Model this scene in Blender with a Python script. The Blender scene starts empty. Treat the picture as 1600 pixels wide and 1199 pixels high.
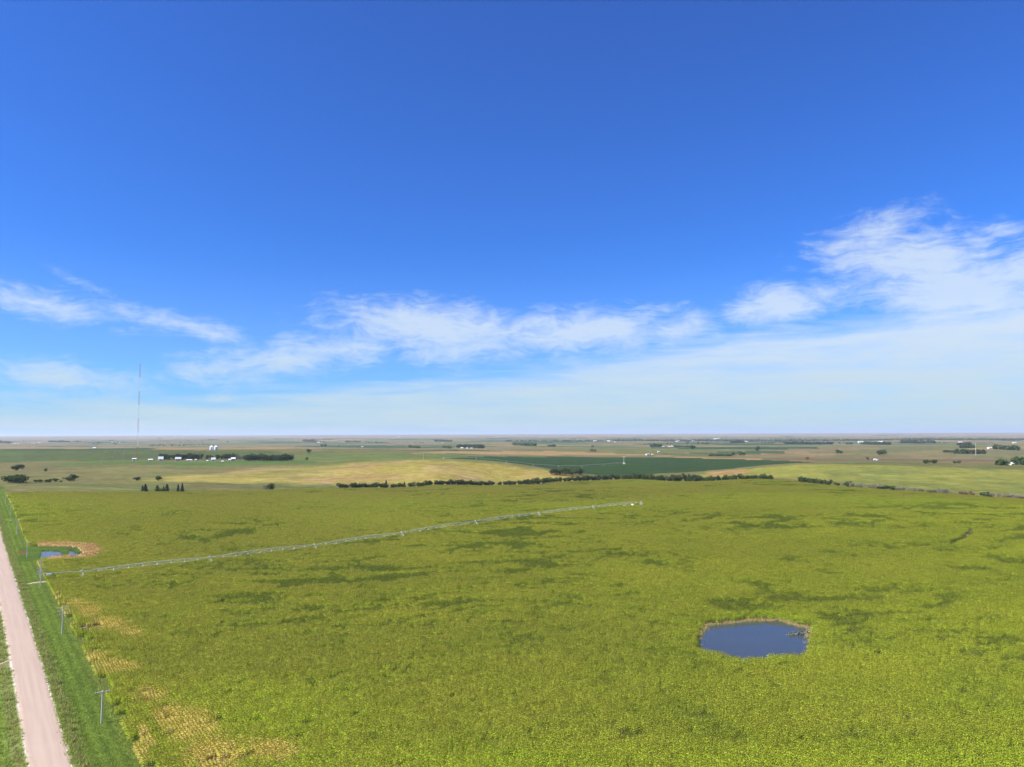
import bpy, math, random
import numpy as np
from mathutils import Matrix, Vector
random.seed(7); RNG = np.random.default_rng(11)
SC = bpy.context.scene

# ------------------------------------------------------------------ camera, world, sun, exposure
CAM_H = 70.0
FOC = 1111.0; CX, CY = 800.0, 599.5                 # focal length and centre in photo pixels (1600 wide)
PITCH = math.atan((679.0 - 599.5) / FOC); ROLL = math.radians(0.20)

def ray(px, py):
    x = (px - CX) / FOC; y = -(py - CY) / FOC
    c, s = math.cos(ROLL), math.sin(ROLL)
    xr = x * c + y * s; yr = -x * s + y * c
    return np.array([xr, math.cos(PITCH) - yr * math.sin(PITCH), math.sin(PITCH) + yr * math.cos(PITCH)])

def setup_camera():
    cam = bpy.data.cameras.new('camera'); ob = bpy.data.objects.new('camera', cam)
    SC.collection.objects.link(ob); SC.camera = ob
    cam.sensor_width = 36.0; cam.lens = 36.0 * FOC / 1600.0
    cam.clip_start = 0.5; cam.clip_end = 250000.0
    fwd = Vector(ray(CX, CY)).normalized()
    up = (Vector(ray(CX, CY - 100)) - Vector(ray(CX, CY))).normalized()
    right = fwd.cross(up).normalized()
    m = Matrix((right, up, -fwd)).transposed().to_4x4()
    m.translation = (0, 0, CAM_H)
    ob.matrix_world = m
setup_camera()

SUN_EL = math.radians(44.0)
SUN_AZ = math.radians(-110.0)                        # clockwise from the view direction: left, a little behind
def node(nt, typ, x=0, **kw):
    n = nt.nodes.new(typ)
    for k, v in kw.items(): setattr(n, k, v)
    return n
def setv(sock, v): sock.default_value = v

class NT:
    """small wrapper that wires math nodes"""
    def __init__(s, nt): s.nt = nt; s.L = nt.links.new
    def n(s, typ, **kw): return node(s.nt, typ, **kw)
    def put(s, sock, v):
        if isinstance(v, bpy.types.NodeSocket): s.L(v, sock)
        elif v is not None: sock.default_value = v
    def m(s, op, a, b=None, c=None, clamp=False):
        n = s.n('ShaderNodeMath', operation=op); n.use_clamp = clamp
        s.put(n.inputs[0], a)
        if b is not None: s.put(n.inputs[1], b)
        if c is not None: s.put(n.inputs[2], c)
        return n.outputs[0]
    def v(s, op, a, b=None):
        n = s.n('ShaderNodeVectorMath', operation=op)
        s.put(n.inputs[0], a)
        if b is not None: s.put(n.inputs[3] if op == 'SCALE' else n.inputs[1], b)
        return n.outputs[0]
    def xyz(s, a, b, c):
        n = s.n('ShaderNodeCombineXYZ')
        for i, q in enumerate((a, b, c)): s.put(n.inputs[i], q)
        return n.outputs[0]
    def sep(s, v):
        n = s.n('ShaderNodeSeparateXYZ'); s.put(n.inputs[0], v); return n.outputs
    def noise(s, vec, scale, detail=3.0, rough=0.55, dist=0.0):
        n = s.n('ShaderNodeTexNoise'); s.put(n.inputs['Vector'], vec)
        n.inputs['Scale'].default_value = scale; n.inputs['Detail'].default_value = detail
        n.inputs['Roughness'].default_value = rough; n.inputs['Distortion'].default_value = dist
        return n.outputs[0]
    def ss(s, v, lo, hi, a=0.0, b=1.0):
        n = s.n('ShaderNodeMapRange', interpolation_type='SMOOTHSTEP')
        s.put(n.inputs[0], v); s.put(n.inputs[1], lo); s.put(n.inputs[2], hi); s.put(n.inputs[3], a); s.put(n.inputs[4], b)
        return n.outputs[0]
    def mix(s, f, a, b, mode='MIX'):
        n = s.n('ShaderNodeMix', data_type='RGBA', blend_type=mode)
        s.put(n.inputs[0], f)
        for i, q in ((6, a), (7, b)):
            if isinstance(q, (tuple, list)) and len(q) == 3: q = (*q, 1)
            s.put(n.inputs[i], q)
        return n.outputs[2]

def azel(px, py):
    d = ray(px, py); return math.degrees(math.atan2(d[0], d[1])), math.degrees(math.atan2(d[2], math.hypot(d[0], d[1])))

def setup_world():
    w = bpy.data.worlds.new('World'); SC.world = w; w.use_nodes = True
    nt = w.node_tree; nt.nodes.clear(); t = NT(nt)
    sky = t.n('ShaderNodeTexSky', sky_type='NISHITA')
    sky.sun_disc = False; sky.sun_elevation = SUN_EL; sky.sun_rotation = SUN_AZ % (2 * math.pi)
    sky.altitude = 600; sky.air_density = 1.0; sky.dust_density = 0.6; sky.ozone_density = 3.0
    tc = t.n('ShaderNodeTexCoord'); d = t.sep(tc.outputs['Generated'])
    az = t.m('MULTIPLY', t.m('ARCTAN2', d[0], d[1]), 180 / math.pi)
    el = t.m('MULTIPLY', t.m('ARCSINE', d[2]), 180 / math.pi)
    # ---- blue of the clear sky: deepen and saturate
    hsv = t.n('ShaderNodeHueSaturation'); hsv.inputs['Saturation'].default_value = 1.18; hsv.inputs['Value'].default_value = 1.0
    t.put(hsv.inputs['Color'], sky.outputs[0])
    grade = t.mix(1.0, hsv.outputs[0], (SKY_TINT[0], SKY_TINT[1], SKY_TINT[2]), 'MULTIPLY')
    grade = t.mix(1.0, grade, SKY_ADD, 'ADD')
    # ---- clouds: fields of density in azimuth / elevation, broken up by wisps of noise
    cv = t.xyz(t.m('MULTIPLY', az, 0.68), el, 0.0)
    warp = t.n('ShaderNodeTexNoise'); t.put(warp.inputs['Vector'], cv); warp.inputs['Scale'].default_value = 0.35; warp.inputs['Detail'].default_value = 3
    wv = t.v('ADD', cv, t.v('SCALE', t.v('SUBTRACT', warp.outputs[1], (0.5, 0.5, 0.5)), 2.4))
    n1 = t.noise(wv, 0.55, 9.0, 0.62)
    # fine streaks that run down to the left, like the photo's cirrus
    st = t.n('ShaderNodeMapping'); st.inputs['Rotation'].default_value = (0, 0, math.radians(-14)); st.inputs['Scale'].default_value = (0.45, 1.7, 1)
    t.put(st.inputs['Vector'], wv)
    n2 = t.noise(st.outputs[0], 1.25, 8.0, 0.64)
    nn = t.m('ADD', t.m('MULTIPLY', n1, 0.52), t.m('MULTIPLY', n2, 0.48))
    total = None
    for (px, py, rx, ry, ang, amp) in CLOUDS:
        a0, e0 = azel(px, py); a1, e1 = azel(px + 10, py); a2, e2 = azel(px, py - 10)
        kx = math.hypot(a1 - a0, e1 - e0) / 10; ky = math.hypot(a2 - a0, e2 - e0) / 10
        dx = t.m('MULTIPLY', t.m('SUBTRACT', az, a0), 1 / kx); dy = t.m('MULTIPLY', t.m('SUBTRACT', el, e0), 1 / ky)
        ca, sa = math.cos(math.radians(ang)), math.sin(math.radians(ang))
        u = t.m('ADD', t.m('MULTIPLY', dx, ca / rx), t.m('MULTIPLY', dy, sa / rx))
        v = t.m('ADD', t.m('MULTIPLY', dx, -sa / ry), t.m('MULTIPLY', dy, ca / ry))
        r = t.m('SQRT', t.m('ADD', t.m('MULTIPLY', u, u), t.m('MULTIPLY', v, v)))
        f = t.m('MULTIPLY', t.m('SUBTRACT', 1.0, r, clamp=True), amp)
        total = f if total is None else t.m('MAXIMUM', total, f)
    # low cirrostratus veil all round the horizon, thicker to the right; scattered wisps elsewhere
    veil_top = t.ss(az, -32.0, 40.0, 2.4, 8.8)
    veil_n = t.noise(t.xyz(t.m('MULTIPLY', az, 0.22), t.m('MULTIPLY', el, 1.9), 3.1), 0.42, 8.0, 0.64, 0.5)
    ve = t.m('ADD', el, t.m('MULTIPLY', t.m('SUBTRACT', veil_n, 0.5), 4.5))
    veil = t.m('SUBTRACT', 1.0, t.ss(ve, t.m('SUBTRACT', veil_top, 1.5), t.m('ADD', veil_top, 1.0)))
    veil = t.m('MULTIPLY', veil, t.ss(t.noise(t.xyz(t.m('MULTIPLY', az, .2), t.m('MULTIPLY', el, 1.8), 7.7), 0.5, 7.0, 0.62), 0.28, 0.62, 0.64, 0.97))
    inside = t.m('ABSOLUTE', az)
    other = t.m('MULTIPLY', t.m('MULTIPLY', t.ss(inside, 42.0, 60.0), t.ss(el, 34.0, 14.0)), t.ss(nn, 0.50, 0.68, 0.0, 0.75))
    dens = t.m('ADD', total, t.m('MULTIPLY', t.m('SUBTRACT', nn, 0.5), 3.3))
    cl = t.ss(dens, 0.08, 1.5)
    cl = t.m('MULTIPLY', cl, t.ss(total, 0.0, 0.10))
    cl = t.m('MULTIPLY', cl, 0.86)
    alpha = t.m('MAXIMUM', t.m('MAXIMUM', cl, veil), other)
    both = t.m('SUBTRACT', 1.0, t.m('MULTIPLY', t.m('SUBTRACT', 1.0, cl), t.m('SUBTRACT', 1.0, veil)))
    alpha = t.m('MAXIMUM', t.m('MULTIPLY', both, 0.97), other)
    ccol = t.mix(t.ss(el, 0.0, 9.0), (CLOUD_LOW[0], CLOUD_LOW[1], CLOUD_LOW[2]), (CLOUD_HI[0], CLOUD_HI[1], CLOUD_HI[2]))
    alpha = t.m('MAXIMUM', alpha, t.m('ADD', t.m('MULTIPLY', alpha, .88), t.ss(el, 15.0, 3.0, 0.0, 0.12)))
    col = t.mix(alpha, grade, ccol)
    bg = t.n('ShaderNodeBackground'); t.put(bg.inputs[0], col); bg.inputs[1].default_value = 0.066
    out = t.n('ShaderNodeOutputWorld'); t.L(bg.outputs[0], out.inputs[0])
SKY_TINT = (0.29, 0.735, 1.38); SKY_ADD = (0.13, 0.045, 0.0)
CLOUD_HI = (5.0, 5.9, 6.9); CLOUD_LOW = (4.15, 5.25, 5.65)
CLOUDS = [  # px, py, half width, half height, tilt (deg, counter-clockwise), strength
    (690, 515, 260, 62, -4, 1.7), (900, 518, 260, 52, 2, 1.6), (620, 492, 130, 34, -8, 1.3), (1050, 515, 120, 40, 3, 1.3), (690, 548, 110, 40, 2, 1.2),
    (450, 560, 260, 50, 10, 1.35), (310, 580, 110, 30, 4, 1.1), (540, 545, 160, 42, 8, 1.2),
    (1215, 476, 125, 46, 4, 1.8), (1165, 488, 60, 26, 14, 1.3), (1140, 545, 70, 18, 12, .8),
    (1420, 405, 230, 84, -6, 1.5), (1370, 372, 140, 56, 14, 1.25), (1500, 450, 230, 80, -6, 1.9), (1590, 430, 170, 74, 24, 1.4), (1570, 362, 90, 22, -8, .9),
    (1480, 530, 290, 64, 10, 1.15), (1350, 560, 220, 36, 14, .9),
    (60, 475, 220, 40, -6, 1.15), (160, 458, 120, 15, -22, .6), (280, 508, 160, 30, -10, 1.2), (200, 490, 140, 28, -10, 1.0),
    (100, 590, 190, 42, -4, 1.3), (80, 572, 80, 18, 0, 1.0), (330, 622, 110, 12, 2, .9), (40, 616, 160, 12, 0, .8)]
setup_world()

def setup_sun():
    L = bpy.data.lights.new('sun', 'SUN'); L.energy = 5.0; L.angle = math.radians(0.5); L.color = (1.0, 0.955, 0.88)
    o = bpy.data.objects.new('sun', L); SC.collection.objects.link(o)
    d = Vector((math.sin(SUN_AZ) * math.cos(SUN_EL), math.cos(SUN_AZ) * math.cos(SUN_EL), math.sin(SUN_EL)))
    o.rotation_euler = d.to_track_quat('Z', 'Y').to_euler(); o.location = (0, 0, 300)
setup_sun()
SC.view_settings.view_transform = 'Standard'; SC.view_settings.look = 'None'
SC.view_settings.exposure = 1.05; SC.view_settings.gamma = 1.0; SC.view_settings.use_curve_mapping = False
cy = SC.cycles
cy.max_bounces = 5; cy.diffuse_bounces = 2; cy.glossy_bounces = 2; cy.transmission_bounces = 2; cy.transparent_max_bounces = 6
cy.volume_bounces = 0; cy.caustics_reflective = False; cy.caustics_refractive = False; cy.use_denoising = True; cy.denoiser = 'OPENIMAGEDENOISE'; cy.denoising_input_passes = 'RGB_ALBEDO_NORMAL'; cy.denoising_prefilter = 'ACCURATE'
cy.sample_clamp_indirect = 4.0

# ------------------------------------------------------------------ ground frame: n runs across the road, t along it
TH = math.radians(37.4)
NV = np.array([math.cos(TH), math.sin(TH)]); TV = np.array([-math.sin(TH), math.cos(TH)])
def nt_xy(n, t): return (n * NV[0] + t * TV[0], n * NV[1] + t * TV[1])
def xy_nt(x, y): return (x * NV[0] + y * NV[1], x * TV[0] + y * TV[1])
FAR_T, FAR_N = 852.0, 862.0
ROAD_L, ROAD_R = 13.0, 20.7

# ------------------------------------------------------------------ relief from control points
def build_relief():
    pts = []                                               # (x, y, elevation)
    def on_depth(px, py, z, dz=0.0):
        d = ray(px, py); s = z / d[1]; pts.append((s * d[0], z, CAM_H + s * d[2] + dz))
    def on_line(px, py, n=None, t=None, dz=0.0):
        d = ray(px, py); s = (n / (NV @ d[:2])) if n is not None else (t / (TV @ d[:2]))
        pts.append((s * d[0], s * d[1], CAM_H + s * d[2] + dz))
    for x, y in ((-150, 130), (-60, 110), (0, 90), (90, 100), (200, 130), (-100, 155), (60, 160), (180, 200), (-20, 230)): pts.append((x, y, 0.0))
    for px, py in ((97, 992), (63, 919), (42, 872)): on_line(px, py, n=28.7)
    on_line(26, 837, n=28.7)
    # towers of the pivot
    for px, py, z in ((140, 903, 346), (340, 879, 385.5), (500, 858, 424), (637, 838, 463), (748, 820, 501), (845, 807, 539), (930, 797, 578), (1000, 790, 614)):
        on_depth(px, py, z, -1.2)
    # far edges of the corn (the canopy is 2.4 m above the soil)
    for px, py in ((25, 769), (130, 768), (230, 768), (330, 767), (430, 765), (535, 762.5), (640, 761), (740, 758.5), (850, 755), (930, 751), (965, 749)): on_line(px, py, t=FAR_T, dz=-2.2)
    for px, py in ((990, 748.5), (1060, 752.5), (1130, 751), (1205, 748.5), (1250, 753), (1330, 761), (1400, 766), (1480, 771.5), (1600, 780)): on_line(px, py, n=FAR_N, dz=-2.2)
    # pond level and the right part of the field
    for px, py, z in ((1096, 996, 250), (1264, 985, 257), (1180, 972, 268), (1180, 1022, 232)): pts.append((z * (px - CX) / FOC, z, 0.0))
    for x, y, e in ((420, 520, 3.5), (330, 640, 6.5), (260, 760, 8.5), (180, 900, 5.0), (40, 800, 6.5), (330, 420, 2.0), (460, 640, 5.0), (500, 420, 2), (560, 600, 4), (-120, 640, 5.0), (-230, 560, 5.5), (-330, 560, 8.5), (-60, 930, 1.5)): pts.append((x, y, e))
    # country beyond
    for px, py, z in ((0, 750, 950), (150, 750, 960), (300, 750, 980), (0, 735, 1230), (200, 735, 1230), (60, 719, 1650), (230, 719, 1650), (400, 719, 1650),
                      (0, 704, 2300), (150, 703.5, 2300), (330, 702.5, 2300), (420, 706, 2100),
                      (560, 707, 2100), (470, 712, 2000), (640, 709.5, 2000), (470, 732, 1250), (560, 721.5, 1320), (630, 718.5, 1340), (690, 717.5, 1340), (780, 724, 1290), (860, 736, 1250), (905, 743.5, 1290),
                      (600, 743, 1080), (700, 744, 1080), (800, 747, 1170),
                      (973, 725.5, 1750), (850, 713.5, 2180), (690, 716.5, 1760), (1240, 722, 1700), (1100, 715, 2150), (1000, 741, 1330), (900, 735, 1500), (1100, 733.5, 1480),
                      (1150, 735, 1250), (1250, 724, 1300), (1330, 723, 1400), (1450, 724, 1350), (1600, 732, 1250), (1250, 742, 1050), (1350, 745, 1050), (1500, 755, 950), (1600, 762, 920),
                      (1250, 714, 2300), (1500, 716, 2200), (1600, 717, 2200)):
        on_depth(px, py, z)
    for ax in (-0.85, -0.55, -0.2, 0.15, 0.5, 0.85):
        for z, e in ((3200, 6), (4500, -4), (7000, -9), (11000, -2), (18000, 22), (28000, 52), (45000, 63), (90000, 68)):
            if ax < -0.3 and z == 3200: e = 14
            pts.append((ax * z, z, e))
    for z in (300, 700, 1300, 2300):
        for ax in (-1.3, 1.3): pts.append((ax * z, z, 6.0))
    P = np.array(pts); U = np.stack([np.arctan2(P[:, 0], P[:, 1]), np.log(np.hypot(P[:, 0], P[:, 1])) * 0.8], 1)
    def K(a, b):
        d2 = ((a[:, None, :] - b[None]) ** 2).sum(-1) + 1e-12
        return d2 * np.log(d2) * 0.5
    N = len(P); A = np.zeros((N + 3, N + 3)); A[:N, :N] = K(U, U) + np.eye(N) * 2e-4
    A[:N, N] = 1; A[:N, N + 1:] = U; A[N, :N] = 1; A[N + 1:, :N] = U.T
    w = np.linalg.solve(A, np.concatenate([P[:, 2], [0, 0, 0]]))
    az = np.linspace(-1.15, 1.15, 461); lr = np.linspace(math.log(60), math.log(95000), 640)
    AZ, LR = np.meshgrid(az, lr, indexing='ij'); Q = np.stack([AZ.ravel(), LR.ravel() * 0.8], 1)
    out = np.empty(len(Q))
    for i in range(0, len(Q), 40000):
        q = Q[i:i + 40000]; out[i:i + 40000] = K(q, U) @ w[:N] + w[N] + q @ w[N + 1:]
    G = out.reshape(AZ.shape)
    return az, lr, G
RAZ, RLR, RG = build_relief()

def vnoise(x, y, seed=0):
    """smooth value noise, vectorised, range 0..1"""
    xi = np.floor(x).astype(np.int64); yi = np.floor(y).astype(np.int64); fx = x - xi; fy = y - yi
    fx = fx * fx * (3 - 2 * fx); fy = fy * fy * (3 - 2 * fy)
    def h(a, b):
        v = (a * 374761393 + b * 668265263 + seed * 1442695041) & 0xffffffff
        v = ((v ^ (v >> 13)) * 1274126177) & 0xffffffff
        return ((v ^ (v >> 16)) & 0xffff) / 65535.0
    return (h(xi, yi) * (1 - fx) + h(xi + 1, yi) * fx) * (1 - fy) + (h(xi, yi + 1) * (1 - fx) + h(xi + 1, yi + 1) * fx) * fy
def fbm(x, y, oct=4, seed=0):
    s = 0; a = 1; tot = 0
    for i in range(oct):
        s = s + a * vnoise(x * 2 ** i + 17.3 * i, y * 2 ** i - 9.1 * i, seed + i); tot += a; a *= 0.5
    return s / tot
def sstep(v, a, b):
    q = np.clip((v - a) / (b - a), 0, 1); return q * q * (3 - 2 * q)

def poly_dist(x, y, poly):
    """signed distance to a closed polygon, negative inside"""
    x = np.asarray(x, float); y = np.asarray(y, float); PP = np.array(poly); lo = PP.min(0) - 60; hi = PP.max(0) + 60
    if x.size > 2000 and (hi - lo).max() < 400:             # far points only need a large number
        out = np.full(x.shape, 60.0); k = (x > lo[0]) & (x < hi[0]) & (y > lo[1]) & (y < hi[1])
        if k.any():
            xs = x[k]; ys = y[k]
            out[k] = np.concatenate([poly_dist(xs[i:i + 1900], ys[i:i + 1900], poly) for i in range(0, len(xs), 1900)])
        return out
    d = np.full(x.shape, 1e18); ins = np.zeros(x.shape, bool)
    n = len(poly)
    for i in range(n):
        ax, ay = poly[i]; bx, by = poly[(i + 1) % n]
        ex, ey = bx - ax, by - ay; L = ex * ex + ey * ey + 1e-9
        k = np.clip(((x - ax) * ex + (y - ay) * ey) / L, 0, 1)
        d = np.minimum(d, (x - ax - k * ex) ** 2 + (y - ay - k * ey) ** 2)
        c = ((ay > y) != (by > y)) & (x < (bx - ax) * (y - ay) / (by - ay + 1e-12) + ax)
        ins ^= c
    d = np.sqrt(d); return np.where(ins, -d, d)

def relief(x, y):
    x = np.asarray(x, float); y = np.asarray(y, float)
    r = np.hypot(x, y); a = np.arctan2(x, y); lr = np.log(np.maximum(r, 60.001))
    fa = np.clip((a - RAZ[0]) / (RAZ[1] - RAZ[0]), 0, len(RAZ) - 1.001); fr = np.clip((lr - RLR[0]) / (RLR[1] - RLR[0]), 0, len(RLR) - 1.001)
    i = fa.astype(int); j = fr.astype(int); u = fa - i; v = fr - j
    h = (RG[i, j] * (1 - u) + RG[i + 1, j] * u) * (1 - v) + (RG[i, j + 1] * (1 - u) + RG[i + 1, j + 1] * u) * v
    h = h * (1 - sstep(np.abs(a), 1.0, 1.14)) * sstep(r, 60, 130) + 0.0
    # small swells of the land
    fade = sstep(r, 130, 300)
    h = h + fade * ((fbm(x / 95, y / 95, 2, 5) - .5) * 1.0)
    for (gx, gy, ga, gs) in ((-255, 590, 3.0, 62), (300, 505, 2.8, 58), (-30, 690, 2.0, 60), (430, 640, 2.5, 60), (190, 400, -1.2, 55)):
        h = h + ga * np.exp(-((x - gx) ** 2 + (y - gy) ** 2) / (2 * gs * gs))
    far = sstep(r, 1500, 5000)
    h = h + far * ((fbm(x / 900, y / 700, 3, 9) - .5) * 16.0)
    far2 = sstep(r, 9000, 26000)
    h = h + far2 * ((fbm(x / 5000, y / 2600, 3, 21) - .5) * 60.0)
    return h

def ground_hit(px, py, fn=None, lift=0.0):
    fn = fn or height
    d = ray(px, py); d = d / math.hypot(d[0], d[1])
    s = np.exp(np.linspace(math.log(100), math.log(80000), 5000))
    z = CAM_H + s * d[2]; h = fn(s * d[0], s * d[1]) + lift
    k = np.nonzero(z <= h)[0]
    if len(k) == 0: return (s[-1] * d[0], s[-1] * d[1])
    k = max(int(k[0]), 1); a = (z[k - 1] - h[k - 1]) / ((z[k - 1] - h[k - 1]) - (z[k] - h[k]) + 1e-9)
    q = s[k - 1] + a * (s[k] - s[k - 1]); return (q * d[0], q * d[1])

# --- the pond and the slough: level water, shaped banks
def plane_hit(px, py, z):
    d = ray(px, py); s = (z - CAM_H) / d[2]; return (s * d[0], s * d[1])
POND_Z = float(np.mean([relief(*plane_hit(1180, 995, 0.0))])) - 0.5
pond_far = [(1096, 996), (1097, 989), (1104, 984), (1105, 980), (1118, 977), (1132, 975), (1165, 972), (1198, 971), (1216, 970), (1232.5, 975), (1252, 981), (1264, 983.5)]
pond_near = [(1259, 992), (1257, 1003), (1253.5, 1013.5), (1232, 1016.5), (1195, 1017), (1180, 1022), (1162, 1022), (1147, 1019), (1126, 1013.5), (1102, 1009), (1096, 1001)]
def near_hit(px, py):                                    # the near bank hides behind maize 2.4 m tall
    q = plane_hit(px, py, POND_Z + 2.3); return (q[0], q[1])
POND = [plane_hit(px, py, POND_Z) for px, py in pond_far] + [near_hit(px, py) for px, py in pond_near]
def ragged(poly, n, amp, seed):
    out = []; N = len(poly); P_ = np.array(poly)
    for i in range(N):
        p0, p1, p2, p3 = P_[i - 1], P_[i], P_[(i + 1) % N], P_[(i + 2) % N]
        L = max(2, int(np.linalg.norm(p2 - p1) / n))
        for k in range(L):
            u = k / L; q = .5 * ((2 * p1) + (-p0 + p2) * u + (2 * p0 - 5 * p1 + 4 * p2 - p3) * u * u + (-p0 + 3 * p1 - 3 * p2 + p3) * u ** 3)
            a_ = (fbm(np.array([q[0] / 2.2]), np.array([q[1] / 2.2]), 3, seed)[0] - .5) * 2 * amp; b_ = (fbm(np.array([q[0] / 2.2]), np.array([q[1] / 2.2]), 3, seed + 7)[0] - .5) * 2 * amp
            out.append((q[0] + a_, q[1] + b_))
    return out
PF = [plane_hit(px, py, POND_Z) for px, py in pond_far]
POND = ragged(POND, 1.3, .7, 5)
SL_Z = float(relief(*ground_hit(85, 866, relief))) - 0.35
SLOUGH = [ragged([plane_hit(px, py, SL_Z) for px, py in q], 1.2, .5, 9) for q in (
    [(66, 862), (70, 860.6), (88, 861), (97, 864), (95, 869), (85, 873), (74, 876.5), (62, 875.5), (64, 867)],
    [(107, 860.4), (114, 860.4), (118, 864), (127, 864.5), (125, 871), (112, 873), (107, 868)])]
WALLOW = [plane_hit(px, py, SL_Z) for px, py in ((34, 858), (60, 856), (100, 857), (118, 858), (131, 865), (124, 871), (95, 872.5), (70, 876), (36, 878))]

def height(x, y):
    h = relief(x, y)
    x = np.asarray(x, float); y = np.asarray(y, float)
    near = (np.hypot(x, y) < 700)
    if near.any():
        d = poly_dist(x, y, POND); k = 1 - sstep(d, -2.5, 7.0)
        h = np.where(near, h * (1 - sstep(-d, -14, -1)) + (POND_Z + 0.35) * sstep(-d, -14, -1), h)
        h = np.where(near, h - 1.3 * k, h)
        dw = poly_dist(x, y, WALLOW); g = sstep(-dw, -12, 0) * sstep(x * NV[0] + y * NV[1], 23, 30)
        h = np.where(near, h * (1 - g) + (SL_Z + 0.25) * g, h)
        for q in SLOUGH:
            ds = poly_dist(x, y, q); h = np.where(near, h - 0.8 * (1 - sstep(ds, -2.0, 1.8)), h)
    n, t = xy_nt(x, y)
    # shallow ditches beside the raised road
    nr = (np.abs(n - 17) < 14)
    h = h + np.where(nr, 0.45 * (1 - sstep(np.abs(n - 16.85), 3.6, 6.2)) - 0.35 * np.exp(-((np.abs(n - 16.85) - 8.2) / 1.6) ** 2), 0.0)
    return h
def H1(x, y): return float(height(np.array([x]), np.array([y]))[0])

# ------------------------------------------------------------------ mesh and object helpers
class MB:
    def __init__(s): s.v = []; s.f = []
    def box(s, c, size, rz=0.0, m=None):
        hx, hy, hz = size[0] / 2, size[1] / 2, size[2] / 2; b = len(s.v); ca, sa = math.cos(rz), math.sin(rz)
        for dz in (-hz, hz):
            for dx, dy in ((-hx, -hy), (hx, -hy), (hx, hy), (-hx, hy)):
                s.v.append((c[0] + dx * ca - dy * sa, c[1] + dx * sa + dy * ca, c[2] + dz))
        s.f += [tuple(b + i for i in q) for q in ((0, 3, 2, 1), (4, 5, 6, 7), (0, 1, 5, 4), (1, 2, 6, 5), (2, 3, 7, 6), (3, 0, 4, 7))]
        return s
    def tube(s, pts, r, n=6, cap=True):
        pts = [Vector(p) for p in pts]; rs = r if isinstance(r, (list, tuple)) else [r] * len(pts)
        b = len(s.v)
        for i, p in enumerate(pts):
            d = (pts[min(i + 1, len(pts) - 1)] - pts[max(i - 1, 0)]).normalized()
            a = d.cross(Vector((0, 0, 1)) if abs(d.z) < .95 else Vector((1, 0, 0))).normalized(); c = d.cross(a)
            for k in range(n):
                w = 2 * math.pi * k / n; q = p + (a * math.cos(w) + c * math.sin(w)) * rs[i]; s.v.append(tuple(q))
        for i in range(len(pts) - 1):
            for k in range(n):
                k2 = (k + 1) % n; s.f.append((b + i * n + k, b + i * n + k2, b + (i + 1) * n + k2, b + (i + 1) * n + k))
        if cap:
            s.f.append(tuple(b + k for k in reversed(range(n)))); e = b + (len(pts) - 1) * n; s.f.append(tuple(e + k for k in range(n)))
        return s
    def lathe(s, prof, c=(0, 0, 0), n=14):
        b = len(s.v)
        for r, z in prof:
            for k in range(n):
                w = 2 * math.pi * k / n; s.v.append((c[0] + r * math.cos(w), c[1] + r * math.sin(w), c[2] + z))
        for i in range(len(prof) - 1):
            for k in range(n):
                k2 = (k + 1) % n; s.f.append((b + i * n + k, b + i * n + k2, b + (i + 1) * n + k2, b + (i + 1) * n + k))
        return s
    def poly(s, pts):
        b = len(s.v); s.v += [tuple(p) for p in pts]; s.f.append(tuple(range(b, b + len(pts)))); return s
    def mesh(s, name, mat=None, smooth=False):
        me = bpy.data.meshes.new(name); me.from_pydata(s.v, [], s.f); me.update()
        if mat: me.materials.append(mat)
        if smooth: me.polygons.foreach_set('use_smooth', [True] * len(me.polygons))
        return me
def link(name, me, parent=None, loc=None, rz=0.0):
    o = bpy.data.objects.new(name, me); SC.collection.objects.link(o)
    if parent: o.parent = parent
    if loc is not None: o.location = loc
    o.rotation_euler = (0, 0, rz); return o
def tag(o, label=None, cat=None, group=None, kind=None):
    if label: o['label'] = label
    if cat: o['category'] = cat
    if group: o['group'] = group
    if kind: o['kind'] = kind
    return o
def copy_tree(o, parent=None):
    c = o.copy(); SC.collection.objects.link(c); c.parent = parent
    for k in ('label', 'group'):
        if parent is None and k in c: del c[k]
    for ch in list(o.children): copy_tree(ch, c)
    return c

def principled(name, rough=0.8, spec=0.3, metal=0.0):
    m = bpy.data.materials.new(name); m.use_nodes = True; nt = m.node_tree; t = NT(nt)
    b = nt.nodes['Principled BSDF']; b.inputs['Roughness'].default_value = rough; b.inputs['Metallic'].default_value = metal
    b.inputs['Specular IOR Level'].default_value = spec
    return m, t, b
def simple(name, col, rough=0.8, var=0.12, scale=1.0, spec=0.3, metal=0.0):
    m, t, b = principled(name, rough, spec, metal)
    tc = t.n('ShaderNodeTexCoord'); n = t.noise(tc.outputs['Object'], scale, 4.0)
    c = t.mix(n, tuple(x * (1 - var) for x in col), tuple(min(1, x * (1 + var)) for x in col))
    t.put(b.inputs['Base Color'], c); return m

# ------------------------------------------------------------------ ground cover (real surface colours, linear)
def G(*pp): return [ground_hit(px, py) for px, py in pp]
C = lambda *a: np.array(a, float)
PASTURE = C(.150, .150, .065); PASTURE2 = C(.195, .165, .085); GREEN1 = C(.085, .135, .035); DKGREEN = C(.085, .105, .034)
STUBBLE = C(.36, .235, .150); TAN = C(.30, .235, .125); PALE = C(.20, .20, .10); DGREEN = C(.030, .068, .008); YELLOW = C(.35, .305, .095); RUST = C(.38, .265, .165)
SOIL = C(.16, .115, .07); VERGE = C(.105, .150, .022)
PALETTE = [C(.17, .16, .08), C(.21, .18, .10), C(.10, .14, .05), C(.26, .19, .125), C(.15, .16, .07), C(.19, .19, .10), C(.065, .10, .04), C(.23, .18, .12), C(.17, .17, .09), C(.28, .215, .14)]
CIRC = (272.0, 1750.0, 430.0)

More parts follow.
